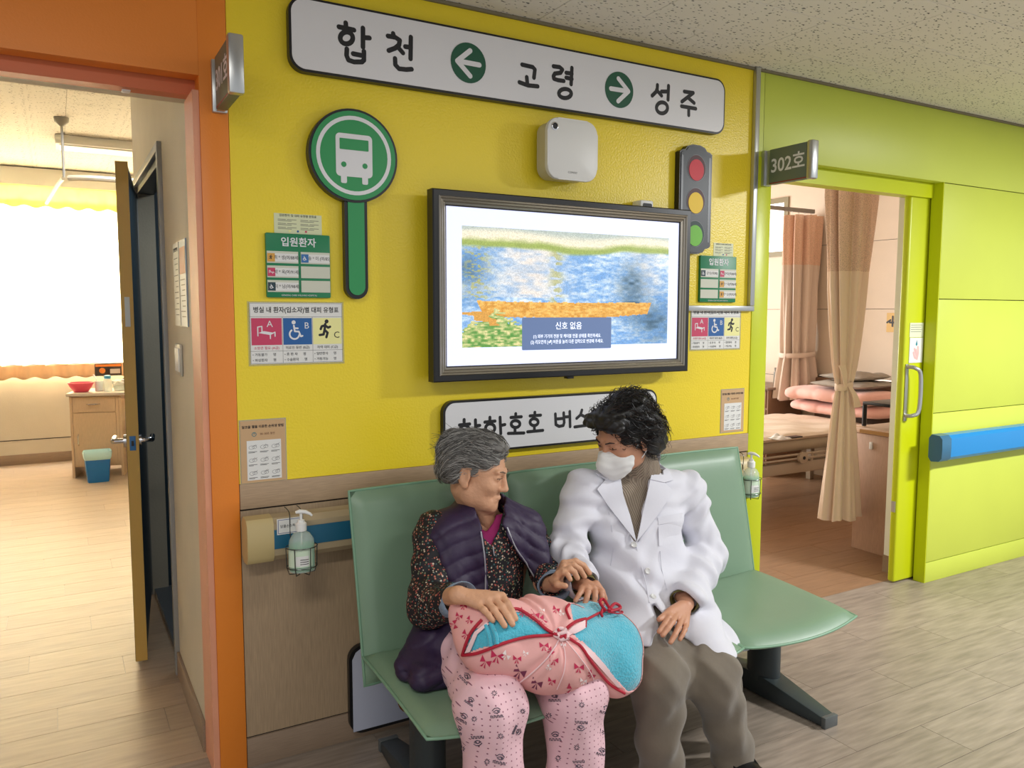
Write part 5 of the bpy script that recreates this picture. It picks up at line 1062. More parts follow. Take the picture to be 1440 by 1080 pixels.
def spots(name,base,cols,scale,thr,rough=.7,flat=None,rnd=1.0,extra=None):
    m=mat(name,base,rough,bump=.1,bscale=60); nt=m.node_tree;N=nt.nodes;L=nt.links;b=N['Principled BSDF']; tc=N.new('ShaderNodeTexCoord'); src=tc.outputs['Object']
    if flat: mp=N.new('ShaderNodeMapping'); mp.inputs['Scale'].default_value=flat; L.new(src,mp.inputs[0]); src=mp.outputs[0]
    ns=N.new('ShaderNodeTexNoise'); ns.inputs['Scale'].default_value=scale*1.3; L.new(tc.outputs['Object'],ns.inputs['Vector'])
    v=N.new('ShaderNodeTexVoronoi'); v.inputs['Scale'].default_value=scale; v.inputs['Randomness'].default_value=rnd; L.new(src,v.inputs['Vector'])
    sp=N.new('ShaderNodeSeparateColor'); L.new(v.outputs['Color'],sp.inputs[0]); cr=N.new('ShaderNodeValToRGB'); cr.color_ramp.interpolation='CONSTANT'; els=cr.color_ramp.elements
    for i,(p,c) in enumerate(cols):
        e=els[i] if i<2 else els.new(p); e.position=p; e.color=lin(c)+(1,)
    L.new(sp.outputs[0],cr.inputs[0]); ad=N.new('ShaderNodeMath'); ad.operation='MULTIPLY_ADD'; L.new(ns.outputs[0],ad.inputs[0]); ad.inputs[1].default_value=.25 if rnd else 0; L.new(v.outputs['Distance'],ad.inputs[2])
    lt=N.new('ShaderNodeMath'); lt.operation='LESS_THAN'; lt.inputs[1].default_value=thr; L.new(ad.outputs[0],lt.inputs[0]); mx=N.new('ShaderNodeMix'); mx.data_type='RGBA'; mx.inputs[6].default_value=lin(base)+(1,); L.new(lt.outputs[0],mx.inputs[0]); L.new(cr.outputs[0],mx.inputs[7]); L.new(mx.outputs[2],b.inputs['Base Color']); return m
M_flor=spots('black_floral_blouse',(16,16,22),[(0,(16,16,22)),(.22,(178,104,84)),(.52,(206,190,170)),(.66,(60,96,98)),(.76,(150,60,60)),(.86,(110,120,90))],135,.51)
M_paj=spots('pink_dotted_pyjama',(230,190,198),[(0,(140,84,104)),(1.0,(140,84,104))],62,.115,.8,(1,0,1),0)
M_cuffb=spots('blue_dotted_cuff',(128,146,166),[(0,(206,214,222)),(1.0,(206,214,222))],150,.25)
M_wrap=mat('pink_printed_cotton',(236,176,172),rough=.75,bump=.1,bscale=50,var=.03)
# ================================================================= ELDERLY PERSON
P3=lambda x,y,Y:PY(x,y,Y)
pe=thing('person',(1.12,-.5,0),'elderly person with short grey hair in a purple quilted vest and pink pyjama trousers','person')
HO=Head(PY(671,662,-.40)+np.array([0,0,.0]),RM(44,12,4),.98)
nb=P3(690,742,-.375); shR=P3(612,748,-.385); shL=P3(738,742,-.39); hip=np.array([1.13,-.42,.50])
elR=P3(603,852,-.50); wrR=P3(642,845,-.66); elL=P3(770,802,-.44); wrL=P3(779,822,-.60)
# body: head, neck, trunk, arms, hands, legs in one mesh
f=Field(HO.c-np.array([.13,.14,.19]),HO.c+np.array([.13,.14,.13]),.0028); head_shape(f,HO,True)
f.cone(HO.w((0,.025,-.06)),nb+np.array([0,.0,-.01]),.050,.056,.03); f.cone(HO.w((.022,-.01,-.075)),nb+np.array([.0,-.035,-.01]),.012,.012,.02); f.cone(HO.w((-.05,.0,-.06)),nb+np.array([-.01,-.045,-.015]),.012,.011,.02)
headO=f.mesh(2)
# ---- wrapped bundle on the lap (shape first: hands and trousers need it)
kR=P3(690,990,-.84); kL=P3(806,972,-.84); hR=np.array([1.03,-.43,.505]); hL=np.array([1.22,-.43,.505])
kA=P3(924,948,-.80); kB=P3(1000,950,-.80); dhA=np.array([1.70,-.45,.52]); dhB=np.array([1.88,-.45,.52])
def thighs(f,mode='add',e=0.,k=.03):
    f.cone(hR,kR,.078+e,.080+e,k,mode); f.cone(hL,kL,.078+e,.080+e,k,mode)
def dthighs(f,mode='add',e=0.,k=.03):
    f.cone(dhA,kA,.085+e,.084+e,k,mode); f.cone(dhB,kB,.085+e,.082+e,k,mode)
bA,bB,bC=P3(692,893,-.80),P3(772,908,-.83),P3(850,912,-.80)
def bundle(f,e=0.):
    f.cone(bA,bB,.094+e,.112+e,.06); f.cone(bB,bC,.112+e,.106+e,.06); f.cone(P3(655,862,-.74),bA,.046+e,.08+e,.06); f.cone(bC,P3(868,946,-.86),.09+e,.066+e,.05); f.cone(bC,P3(822,872,-.74),.08+e,.058+e,.05); f.cone(P3(750,868,-.77),bB,.05+e,.09+e,.05)
f=Field((.82,-1.02,.30),(1.72,-.52,.80),.0045); bundle(f)
tk=P3(787,893,-.93)
def radial(X,Y,Z):
    dx,dz=X-tk[0],Z-tk[2]; r=np.sqrt(dx*dx+dz*dz)+1e-4; a=np.arctan2(dz,dx); return (-.0035*np.sin(11*a+2*np.sin(3*a))*np.exp(-((r-.06)/.07)**2)+.011*np.exp(-(r/.035)**2)-.0015*np.sin(60*X+40*Z))
f.disp(radial); thighs(f,'sub',.002,.01); dthighs(f,'sub',.004,.01)
bV,bQ=f.mesh(2); bvB=bvh_of(bV,bQ)
tb=thing('wrapped_bundle',tuple(P3(772,905,-.83)-np.array([0,0,.1])),'turquoise fleece blanket tied up in pink bow-printed cotton with crimson edging, on the laps','bundle')
blue=[[(651,921),(664,888),(684,876),(722,860),(733,860),(768,885),(782,892),(764,893),(712,902),(672,913)],
      [(802,852),(806,836),(838,822),(866,846),(900,862),(940,920),(935,960),(884,974),(868,958),(838,920),(806,892),(800,889),(806,880),(830,869),(806,872)]]
def pin(px,py,poly):
    c=np.zeros(px.shape,bool); n=len(poly)
    for i in range(n):
        a,b=poly[i],poly[(i+1)%n]; m=((a[1]>py)!=(b[1]>py)); xi=(b[0]-a[0])*(py-a[1])/((b[1]-a[1]) or 1e-9)+a[0]; c^=m&(px<xi)
    return c
cen=bV[bQ].mean(1); vv=cen-CAM; dz=vv@CF; cpx=720+F*(vv@CR)/dz; cpy=540-F*(vv@CU)/dz; nrm_=np.cross(bV[bQ[:,1]]-bV[bQ[:,0]],bV[bQ[:,2]]-bV[bQ[:,0]]); front=(nrm_*vv).sum(1)<0
isb=np.zeros(len(cen),bool)
for p_ in blue: isb|=pin(cpx,cpy,p_)
isb&=(front|(cen[:,0]>1.46))
isb|=(~front)&(cen[:,0]>1.50)
def sub_mesh(V,Q): u,inv=np.unique(Q,return_inverse=True); return V[u],inv.reshape(Q.shape)
def offs(V,Q,o):
    n=np.cross(V[Q[:,1]]-V[Q[:,0]],V[Q[:,2]]-V[Q[:,0]]); N_=np.zeros_like(V)
    for a in range(4):
        for x in range(3): N_[:,x]+=np.bincount(Q[:,a],n[:,x],len(V))
    return V+o*N_/(np.linalg.norm(N_,axis=1)[:,None]+1e-12)
npmesh('blanket',offs(bV,bQ,-.0035),bQ,M_fleece,tb)
wv,wq=sub_mesh(bV,bQ[~isb]); o_=npmesh('wrap',wv,wq,M_wrap,tb); md=o_.modifiers.new('cloth','SOLIDIFY'); md.thickness=.003; md.offset=-1
bind=[[(651,921),(656,905),(664,888),(678,872)],[(651,921),(672,918),(712,903),(745,895),(784,893)],[(716,858),(730,858),(752,872),(768,886),(784,893)],
      [(800,897),(815,908),(832,932),(856,960),(878,974)],[(792,889),(800,880),(812,874),(823,871)],[(823,871),(822,882)],[(800,851),(796,858),(801,871)],[(823,872),(840,864),(850,860)]]
tubes('binding',[(on(bvB,b_,.0025,6),.0042 if i<5 else .0036) for i,b_ in enumerate(bind)],M_bind,tb,8)
for _p in ([(655,918),(668,889),(684,876),(688,878),(672,892),(662,916)],[(806,899),(822,906),(850,935),(874,966),(868,965),(842,938)],[(793,893),(806,882),(822,873),(823,882),(812,888),(800,895)]): drape('lining_flap',[_p],bvB,M_lining,tb,.0045,.003)
tubes('blanket_fold',[(on(bvB,[(683,879),(688,895),(690,908)],.0005,5),.006),(on(bvB,[(690,876),(697,892),(699,905)],.001,5),.006)],M_fleece,tb,8)
tubes('knot',[(on(bvB,[(778,892),(786,886),(796,890),(798,897),(789,900),(780,896)],.008,5,True),.0055,True),(on(bvB,[(781,898),(787,893),(796,888)],.013,5),.006)],M_lining,tb,8)
tubes('knot_band',[(on(bvB,[(776,894),(786,897),(796,894)],.014,5),.004),(on(bvB,[(782,887),(790,893),(794,900)],.013,5),.004)],M_bind,tb,8)
cs=on(bvB,[(843,856),(846,868)],.01,0); bw=lambda pts,r=.003:(spline([cast(bvB,x,y,o) for x,y,o in pts],5),r)
tubes('crimson_bow',[bw([(850,862,.008),(842,852,.012),(846,850,.016),(856,860,.010)],.0045),bw([(854,862,.008),(862,856,.016),(870,860,.012),(856,864,.010)],.0045),bw([(854,864,.008),(866,868,.014),(873,866,.012),(872,862,.006),(858,860,.004)],.0022),bw([(846,860,.006),(844,866,.006),(846,869,.005)],.004),bw([(856,860,.012),(864,852,.006),(868,860,.006)],.0035)],M_bind,tb,8)
tubes('tie_cord',[(on(bvB,[(790,900),(794,920),(792,945),(783,968)],.003,5),.0016),(on(bvB,[(786,900),(770,925),(745,948),(722,965)],.003,5),.0022),(on(bvB,[(796,902),(815,925),(832,950),(838,972)],.003,5),.0016)],M_lining,tb,6)
def bow(cx,cy,s,a):
    c,s_=math.cos(a),math.sin(a); R=lambda p:(cx+s*(p[0]*c-p[1]*s_),cy+s*(p[0]*s_+p[1]*c))
    return [[R(p) for p in q] for q in ([(0,0),(-1,-.75),(-.85,.45)],[(0,0),(.85,-.6),(1,.5)],[(-.05,.1),(-.55,1.1),(-.15,1.0)],[(.05,.1),(.5,1.1),(.15,1.0)])]
rs=np.random.RandomState(4)
bows=[(699,922,9,.2,0),(683,930,8,.5,0),(727,926,6,.1,0),(712,921,6,.8,1),(731,944,9,.5,2),(755,960,8,.4,2),(779,928,6.5,.2,0),(775,915,5,.9,0),(765,908,6.5,0,0),(695,955,6,1.2,0),(690,950,5,.2,1),(814,938,7,.1,0),(804,968,7,.5,0),(776,957,5.5,.3,0),(820,957,5,.2,1),(832,948,5.5,.8,0),(846,966,5,0,1),(792,907,4,0,1),(752,864,7,.3,0),(764,872,6,1,0),(736,861,6,.6,0),(646,866,5,.4,0),(640,878,6,1.4,0),(656,892,6,.7,0),(762,858,4,.2,1),(782,857,5,.4,0),(739,918,4,.3,1),(661,872,5,.9,0),(772,938,4,1,1),(830,974,6,.2,0),(652,852,5,.2,0),(790,862,4,.7,1)]
V=[[],[],[]];Fc=[[],[],[]]
for (x,y,s,a,k) in bows:
    if pin(np.array([x*1.]),np.array([y*1.]),blue[0])[0] or pin(np.array([x*1.]),np.array([y*1.]),blue[1])[0]: continue
    for tri in bow(x,y,s*1.05,a):
        P=[cast(bvB,px,py,.0012) for px,py in tri]; o=len(V[k]); V[k]+=P; Fc[k].append((o,o+1,o+2))
for k,(nm,m_) in enumerate((('printed_bows',mat('print_rose',(196,40,84),.7)),('printed_bows_white',mat('print_offwhite',(246,232,230),.7)),('printed_bows_dark',mat('print_plum',(120,50,80),.7)))):
    if V[k]: tagp(mk(nm,V[k],Fc[k],m_,tb),kind='stuff')
bd=lambda x,y,o=0.:cast(bvB,x,y,o)
# ---- elderly person: hands
yo=np.array([0,-.006,.006])
K=[bd(*q,.016) for q in ((704,846),(695,848),(685,852),(674,857))]; T=[bd(*q,.009) for q in ((723,872),(719,879),(708,881),(693,875))]
W=bd(648,846,.026); f=Field(np.minimum(np.min(K+T,0),W)-.07,np.maximum(np.max(K+T,0),W)+.07,.0024)
handf(f,W,K,T,[.007]*4,[bd(660,845,.014),bd(684,842,.012),bd(700,840,.008)],(-.3,-.6,.75),1.0,wrR+np.array([-.02,.04,.0])); hndR=f.mesh(2)
W=P3(780,821,-.62); K=[P3(*q,-.67) for q in ((801,796),(796,798),(790,802),(785,808))]; K[0]+=np.array([0,.03,0]);K[1]+=np.array([0,.012,0]);K[2]+=np.array([0,-.006,0])
T=[P3(829,806,-.66),P3(822,811,-.68),P3(812,813,-.70),P3(802,815,-.71)]; f=Field(np.min(K+T+[W,wrL],0)-.07,np.max(K+T+[W,wrL],0)+.07,.0024)
handf(f,W,K,T,[.020,.018,.016,.014],[P3(778,816,-.65),P3(784,822,-.69),P3(795,824,-.71)],(.1,-.2,1),1.0,wrL+np.array([-.02,.04,-.005])); hndL=f.mesh(2)
f=Field((.84,-.97,.03),(1.52,-.24,.92),.009); f.cone(hip,nb+np.array([0,0,-.12]),.13,.13,.05,flat=((0,1,0),.7)); f.cone(shR,shL,.045,.045,.03); f.cone(nb+np.array([0,0,-.12]),nb,.09,.05,.03)
for a,b,c in ((shR,elR,wrR),(shL,elL,wrL)): f.cone(a,b,.042,.036,.02); f.cone(b,c,.036,.026,.02)
for h_,k_ in ((hR,kR),(hL,kL)): f.cone(h_,k_,.062,.052,.03); f.cone(k_,(k_[0]+.02,-.83,.09),.05,.034,.03)
trunk=f.mesh(1); npmesh('body',*joinm([headO,hndR,hndL,trunk]),M_skinO,pe)
def eyes(H,parent,op=1):
    for s in (1,-1):
        V=[];n=12
        bm=bmesh.new(); bmesh.ops.create_uvsphere(bm,u_segments=16,v_segments=10,radius=.0108*H.s); c=H.w((s*.031,-.0765,.0)); bmesh.ops.translate(bm,verts=bm.verts,vec=Vector(c)); e=bmk('eye',bm,mat('eye_white',(222,214,204),.2),parent,60)
        bm=bmesh.new(); bmesh.ops.create_uvsphere(bm,u_segments=12,v_segments=8,radius=.0055*H.s); bmesh.ops.translate(bm,verts=bm.verts,vec=Vector(H.w((s*.031,-.0832,-.001)))); bmk('iris',bm,mat('iris_dark',(30,20,16),.15),e,60)
eyes(HO,pe)
lipm=mat('lip_tone',(176,104,92),.5)
# hair
def hairmass(H,parts,subs,nm,m,parent,lo=(.14,.16,.16),h=.0038):
    f=Field(H.c-np.array([.17,.17,.17]),H.c+np.array([.17,.17,.19]),h)
    for p,r in parts: f.ell(H.w(p),H.r(r),H.R,.02)
    for p,r in subs: f.ell(H.w(p),H.r(r),H.R,.012,'sub')
    f.disp(lambda X,Y,Z:.002*np.sin(140*X+3*np.sin(60*Z))+.002*np.sin(120*Z+4*np.sin(50*Y+2)))
    V,Q=f.mesh(1); return npmesh(nm,V,Q,m,parent),bvh_of(V,Q)
ho,bvH=hairmass(HO,[((0,.022,.040),(.084,.102,.084)),((0,.085,.0),(.066,.045,.066)),((-.070,.045,.005),(.024,.050,.050)),((.070,.045,.005),(.024,.050,.050)),((0,-.02,.094),(.060,.062,.030)),((0,.09,.05),(.06,.05,.055))],[((0,-.124,-.012),(.085,.068,.082)),((-.092,.008,-.018),(.022,.026,.040)),((.092,.008,-.018),(.022,.026,.040)),((0,-.055,-.10),(.09,.10,.07))],'hair',M_hairO,pe)
rs=np.random.RandomState(9)
def seedsf(H,n,y0,y1,zmin=-.02):
    out=[]
    while len(out)<n:
        p=rs.normal(0,1,3); p/=np.linalg.norm(p); p=p*np.array([.09,.11,.10])+np.array([0,.02,.04])
        if p[2]>zmin+max(0,(-p[1]))*.8 : out.append(H.w(p))
    return out
def backdir(H,down=.6):
    def fn(p):
        q=H.R.T@(np.array(p)-H.c)/H.s; return H.R@(np.array([q[0]*2.0,1.0,-down*(1 if q[1]>.03 else .1)-max(0,q[1])*6]))
    return fn
for nm,m_,n in (('hair_strands',M_hairO2,520),('hair_strands',M_hairO3,420),('hair_strands',M_hairO,380)):
    tagp(strands(nm,bvH,seedsf(HO,n,0,0),backdir(HO),.085,7,.006,.0011,m_,pe,curl=.0015,cf=50,rs=rs,lift=.012),kind='stuff')
wis=[]
for i in range(46):
    a=HO.w((rs.uniform(-.05,.05),.09+rs.uniform(-.02,.03),rs.uniform(0,.09))); d=HO.R@np.array([rs.uniform(-.6,.2),1.0,rs.uniform(-.2,.9)]); L_=rs.uniform(.03,.07); wis.append(([a,a+d*L_*.5+np.array([0,0,.004]),a+d*L_+np.array([0,0,-.01])],[.0009,.0007,.0003]))
tagp(tubes('loose_wisps',wis,M_hairO3,pe,4),kind='stuff')
# blouse
def otrunk(f,e=0.,k=.05):
    f.cone(hip+np.array([0,0,0]),np.array([1.155,-.40,.72]),.150+e,.142+e,k,flat=((0,1,0),.76)); f.ell((1.168,-.395,.775),(.158+e,.105+e,.105+e),None,k); f.cone(shR+np.array([.02,0,-.01]),shL+np.array([-.02,0,-.01]),.050+e,.050+e,k)
f=Field((.82,-.98,.38),(1.55,-.22,.96),.0046); otrunk(f)
f.cone(shR,elR,.066,.062,.03,rip=(.0035,75,.5,40)); f.cone(elR,wrR+np.array([-.006,.006,0]),.062,.050,.02,rip=(.004,95,1,50)); f.cone(shL,elL,.060,.055,.03,rip=(.0035,80,.5,40)); f.cone(elL,wrL+np.array([-.006,.02,0]),.055,.046,.02,rip=(.004,95,1,50))
f.cone(nb+np.array([0,.01,-.03]),nb+np.array([-.012,.02,.035]),.072,.066,.02); f.cone(nb+np.array([0,.01,-.02]),nb+np.array([-.02,.02,.09]),.058,.060,.006,'sub')
f.poly([(655,690),(664,722),(669,745),(691,768),(699,748),(708,722),(715,690)],-.75,-.40); f.disp(wr(.0022,60,22,1.1,2.4,(.5,.3,.8)))
f.cone(wrR+(wrR-elR)*.02,wrR+(wrR-elR)*.9,.044,.05,.004,'sub'); f.cone(wrL+(wrL-elL)*.1,wrL+(wrL-elL)*.9,.040,.045,.004,'sub')
oV,oQ=f.mesh(1); npmesh('blouse',oV,oQ,M_flor,pe); bvO=bvh_of(oV,oQ)
f=Field((.98,-.60,.60),(1.36,-.26,.95),.005); otrunk(f,-.012); f.cone(nb+np.array([0,.01,-.03]),nb+np.array([-.005,.0,.012]),.062,.060,.02); f.cone(nb+np.array([0,-.01,-.02]),nb+np.array([-.01,.01,.09]),.050,.066,.006,'sub'); f.poly([(650,690),(662,722),(674,742),(684,748),(694,734),(702,712),(705,690)],-.75,-.40); npmesh('undershirt',*f.mesh(1),M_mag,pe)
def cuff(w,e,r,nm,m,L_=.035,th=.006,par=pe,flare=1.12):
    d=(w-e)/np.linalg.norm(w-e); a=np.cross(d,[0,0,1.]); a/=np.linalg.norm(a); b=np.cross(d,a); V=[];n=28
    for u,rr in ((-.5,r),(-.5,r+th),(.0,r*1.03+th),(.5,r*flare+th),(.56,r*flare+th*.5),(.5,r*flare),(.0,r*1.0)):
        for j in range(n): t=2*math.pi*j/n; q=1+.035*math.sin(3*t+u*4); V.append(w+d*u*L_+q*rr*(math.cos(t)*a+.88*math.sin(t)*b))
    k=7; return mk(nm,V,[(i%k*n+j,i%k*n+(j+1)%n,(i+1)%k*n+(j+1)%n,(i+1)%k*n+j) for i in range(k) for j in range(n)],m,par,60)
cuff(wrR,elR,.046,'cuff',M_cuffb,.055,.006); cuff(wrL,elL,.042,'cuff',M_cuffb,.045,.006)
tubes('half_zip',[(on(bvO,[(693,768),(694,778),(695,781)],.003,3),.002)],M_zip,pe,6)
# vest
f=Field((.74,-.90,.38),(1.47,-.22,.97),.0046); e=.016
otrunk(f,e); f.ell((1.168,-.395,.80),(.150,.105,.085),None,.04)
f.cone(nb+np.array([-.01,.012,-.03]),nb+np.array([-.022,.028,.062]),.090,.078,.03); f.cone(nb+np.array([0,.004,-.05]),nb+np.array([-.02,.02,.12]),.066,.066,.008,'sub')
f.cone(P3(742,742,-.44),P3(768,838,-.53),.050,.036,.03); f.cone(P3(628,760,-.44),P3(640,850,-.50),.055,.05,.03); s0=PZ(605,935,.475); s1=PZ(594,955,.465); s2=PZ(645,938,.47)
f.cone(P3(622,872,-.46),s0,.060,.052,.04); f.cone(P3(650,862,-.46),s2,.06,.046,.04); f.cone(s1,s2,.034,.034,.04); f.cone(P3(605,890,-.44),PZ(572,938,.47),.05,.034,.04)
for a_,b_,r_ in ((shR,elR,.074),(shL,elL,.068)): 
    o1=a_+(b_-a_)*.32; f.cone(o1+np.array([(-1 if a_ is shR else 1)*.040,0,0]),b_,r_*.90,r_,.01,'sub'); f.ell(a_+np.array([(-1 if a_ is shR else 1)*.082,0,-.01]),(.045,.09,.09),None,.01,'sub')
_v,_q=f.mesh(1); bvV=bvh_of(_v,_q)
f.poly([(655,690),(668,722),(676,745),(682,790),(684,845),(686,905),(800,905),(783,862),(748,802),(724,770),(709,738),(712,705),(716,690)],-.95,-.385)
f.poly([(560,1010),(655,1010),(640,985),(592,973)],-.95,-.3)
def quilt(X,Y,Z):
    s_=(Z+.5*np.abs(X-1.17)+.012*np.sin(30*X)+.10*(Y+.4))/.048; t_=(X-1.17+.6*(Z-.7))/.12; return -.0065*np.sqrt(np.abs(np.sin(np.pi*s_)))+.003-.003*np.sqrt(np.abs(np.sin(np.pi*t_)))
f.disp(quilt); f.disp(wr(.0012,150,45,.6,2.0,(.9,.2,.5))); vV,vQ=f.mesh(1); npmesh('quilted_vest',vV,vQ,M_vest,pe)
tubes('zip_edge',[(on(bvV,[(676,748),(680,775),(682,800),(682,830)],.005,5),.0024),(on(bvV,[(712,742),(725,772),(748,804),(772,846)],.005,5),.0024),(on(bvV,[(590,968),(612,960),(632,946),(648,930)],.001,5),.0024)],M_zip,pe,6)
# pyjama trousers
f=Field((.80,-.98,.02),(1.48,-.28,.64),.0052); f.ell((1.125,-.43,.505),(.165,.12,.075),None,.05)
for h_,k_,w_ in ((hR,kR,.0),(hL,kL,.0)):
    f.cone(h_,k_,.080,.084,.04,rip=(.003,60,1,30)); s_=np.array([k_[0]+.015,-.835,.11]); f.cone(k_+np.array([0,.0,-.01]),s_,.086,.084,.05,rip=(.003,26,2,26)); f.cone(s_,s_-np.array([0,0,.03]),.082,.084,.02); f.cone(s_-np.array([0,0,.03]),s_-np.array([0,0,.09]),.062,.066,.005,'sub')
f.disp(lambda X,Y,Z:.0035*np.sin(44*X+6*Z+1.6*np.sin(9*Z+3*Y+5*X))+.0022*np.sin(80*X-12*Z+2*np.sin(12*Z)))
f.op((.8,-1.0,.3),(1.5,-.3,.8),lambda X,Y,Z:np.zeros_like(X)+.5,.01,'add') if False else None
pV,pQ=f.mesh(1); npmesh('pyjama_trousers',pV,pQ,M_paj,pe); bvP=bvh_of(pV,pQ)
V=[];Fc=[]
def emblem(cx,cy,s,a):
    c,s_=math.cos(a),math.sin(a); R=lambda p:(cx+s*(p[0]*c-p[1]*s_),cy+s*(p[0]*s_+p[1]*c)); st=[[(-.9,-.3),(-.3,-.8),(.4,-.8),(.9,-.4)],[(-.7,0),(.0,-.35),(.8,-.1)],[(-.5,.15),(.1,.3),(.7,.1)],[(.2,-.2),(.5,.1)]]
    for k in range(8): x=-1.3+.36*k; st.append([(x,.75),(x+.05,1.25)]); st.append([(x,.75+.45*(k%2)),(x+.2,.75+.45*(k%2))])
    return [[R(p) for p in q] for q in st]
def snow(cx,cy,s): return [[(cx+s*.45*math.cos(t),cy+s*.45*math.sin(t)),(cx+s*math.cos(t),cy+s*math.sin(t))] for t in np.linspace(0,2*math.pi,8,endpoint=False)]
st=[]
for q in ((652,1008,6,.5),(698,1001,6.5,-.1),(672,1043,6.5,3.1),(703,1066,6.5,.2),(728,1028,5,2),(656,952,6,.8),(780,979,6,0),(817,1022,6.5,3.2),(781,1034,6,0),(853,997,6,.3),(846,1056,5,.2),(814,1077,6,3.1),(662,985,5,.6),(645,1025,5,.4)): st+=emblem(*q)
for q in ((695,975,4),(667,1011,4),(704,1035,4),(650,1053,4),(685,1071,4),(772,1006,4),(818,991,4),(811,1051,4),(785,1066,4),(850,1030,4),(735,1000,3.5)): st+=snow(*q)
tb_=[(on(bvP,s_,.0008,0),.0011) for s_ in st]
tagp(tubes('printed_emblems',tb_,mat('print_charcoal',(70,64,80),.7),pe,4),kind='stuff')
for k_ in (kR,kL):
    bm=bmesh.new(); bmesh.ops.create_uvsphere(bm,u_segments=20,v_segments=12,radius=1)
    for v in bm.verts: v.co=Vector((k_[0]+.015+v.co.x*.047*(1.0 if v.co.y<0 else .85),-.885+v.co.y*.115,.002+max(0,(v.co.z+1)*.033*(1.1 if v.co.y>0 else .8))))
    bmk('slipper',bm,mat('slipper_grey',(70,70,80),.6),pe,50)
# ================================================================= DOCTOR
pd=thing('person',(1.78,-.5,0),'person with wavy black hair, white face mask, white doctor coat and olive trousers','person')
HD=Head(P3(877,611,-.46),RM(-84,24,4),1.0)
nD=P3(905,672,-.40); sA=P3(818,690,-.40); sB=P3(966,688,-.43); eA=P3(796,775,-.46); wA=P3(818,819,-.63); eB=P3(992,783,-.47); wB=P3(964,842,-.665)
f=Field(HD.c-np.array([.14,.13,.19]),HD.c+np.array([.13,.13,.13]),.0028); head_shape(f,HD); f.cone(HD.w((0,.03,-.05)),nD,.055,.058,.03); headD=f.mesh(2)
K=[bd(*q,.012)+np.array([0,.0,0]) for q in ((843,846),(836,845),(828,845),(820,847))]
W=P3(822,824,-.655); K=[P3(841,829,-.70),P3(834,827,-.705),P3(826,827,-.71),P3(818,829,-.71)]; T=[P3(846,847,-.73),P3(835,850,-.745),P3(822,850,-.75),P3(809,845,-.745)]
f=Field(np.min(K+T+[W,wA],0)-.06,np.max(K+T+[W,wA],0)+.06,.0024); handf(f,W,K,T,[.012]*4,[P3(838,822,-.67),P3(846,832,-.69),P3(851,842,-.70)],(.1,-.5,.7),.95,wA+np.array([-.005,.03,0])); hA=f.mesh(2)
W=P3(966,848,-.69); K=[P3(945,859,-.735),P3(950,866,-.755),P3(957,873,-.765),P3(964,879,-.765)]; T=[P3(927,888,-.80),P3(932,893,-.815),P3(943,903,-.82),P3(956,899,-.81)]
f=Field(np.min(K+T+[W,wB],0)-.07,np.max(K+T+[W,wB],0)+.07,.0024); handf(f,W,K,T,[.014,.015,.014,.011],[P3(958,851,-.71),P3(941,860,-.745),P3(927,871,-.77)],(-.2,-.75,.6),.98,wB+np.array([.01,.03,0])); hB=f.mesh(2)
C1=P3(895,712,-.405); C2=P3(888,800,-.455); C3=np.array([1.79,-.44,.53])
f=Field((1.44,-.98,.03),(2.16,-.24,1.04),.009); f.cone(C3,C1,.13,.13,.05,flat=((0,1,0),.7)); f.cone(sA,sB,.05,.05,.03); f.cone(C1,nD,.09,.052,.03)
for a,b,c in ((sA,eA,wA),(sB,eB,wB)): f.cone(a,b,.045,.04,.02); f.cone(b,c,.04,.027,.02)
fA=np.array([kA[0]+.03,-.79,.10]); fB=np.array([kB[0]+.10,-.80,.10])
for h_,k_,f_ in ((dhA,kA,fA),(dhB,kB,fB)): f.cone(h_,k_,.07,.058,.03); f.cone(k_,f_,.055,.036,.03)
npmesh('body',*joinm([headD,hA,hB,f.mesh(1)]),M_skinD,pd); eyes(HD,pd)
# mask
f=Field(HD.c-.17,HD.c+.15,.0028); f.ell(HD.w((0,-.052,-.058)),HD.r((.068,.066,.062)),HD.R,.02); f.cone(HD.w((0,-.104,-.012)),HD.w((0,-.122,-.055)),.012,.016,.03); f.cone(HD.w((0,-.122,-.055)),HD.w((0,-.088,-.108)),.016,.018,.03); f.ell(HD.w((0,-.07,-.09)),HD.r((.045,.05,.036)),HD.R,.02)
def cutm(X,Y,Z):
    p=[X-HD.c[0],Y-HD.c[1],Z-HD.c[2]]; q=[sum(p[i]*HD.R[i][j] for i in range(3)) for j in range(3)]; x,y,z=q; top=-.010-.36*np.abs(x)-(y+.1)*.12; return np.maximum(z-top,np.maximum(y+.012-(.03*(z+.06))*0,-(z+.128)))
f.op(f.lo,f.lo+f.h*f.n,cutm,.006,'and'); f.disp(lambda X,Y,Z:.0007*np.sin(240*Z+2*np.sin(60*X))); mV,mQ=f.mesh(1); mo=npmesh('face_mask',mV,mQ,M_mask,pd); bvM=bvh_of(mV,mQ)
for s in (1,-1): tubes('ear_loop',[(spline([HD.w((s*.062,-.016,-.034)),HD.w((s*.079,-.004,-.004)),HD.w((s*.086,.016,.010)),HD.w((s*.088,.026,-.015)),HD.w((s*.080,.006,-.055)),HD.w((s*.058,-.016,-.085))],5),.0022)],M_mask,mo,6)
tubes('nose_wire',[(spline([HD.w((-.034,-.092,-.026)),HD.w((0,-.124,-.020)),HD.w((.034,-.092,-.026))],5),.0025)],M_mask,mo,6)
for s in (1,-1): tubes('eyebrow',[([HD.w((s*.014,-.098,.020)),HD.w((s*.032,-.094,.026)),HD.w((s*.048,-.080,.021))],[.0022,.0028,.001])],mat('brow_dark',(50,38,34),.7),pd,6)
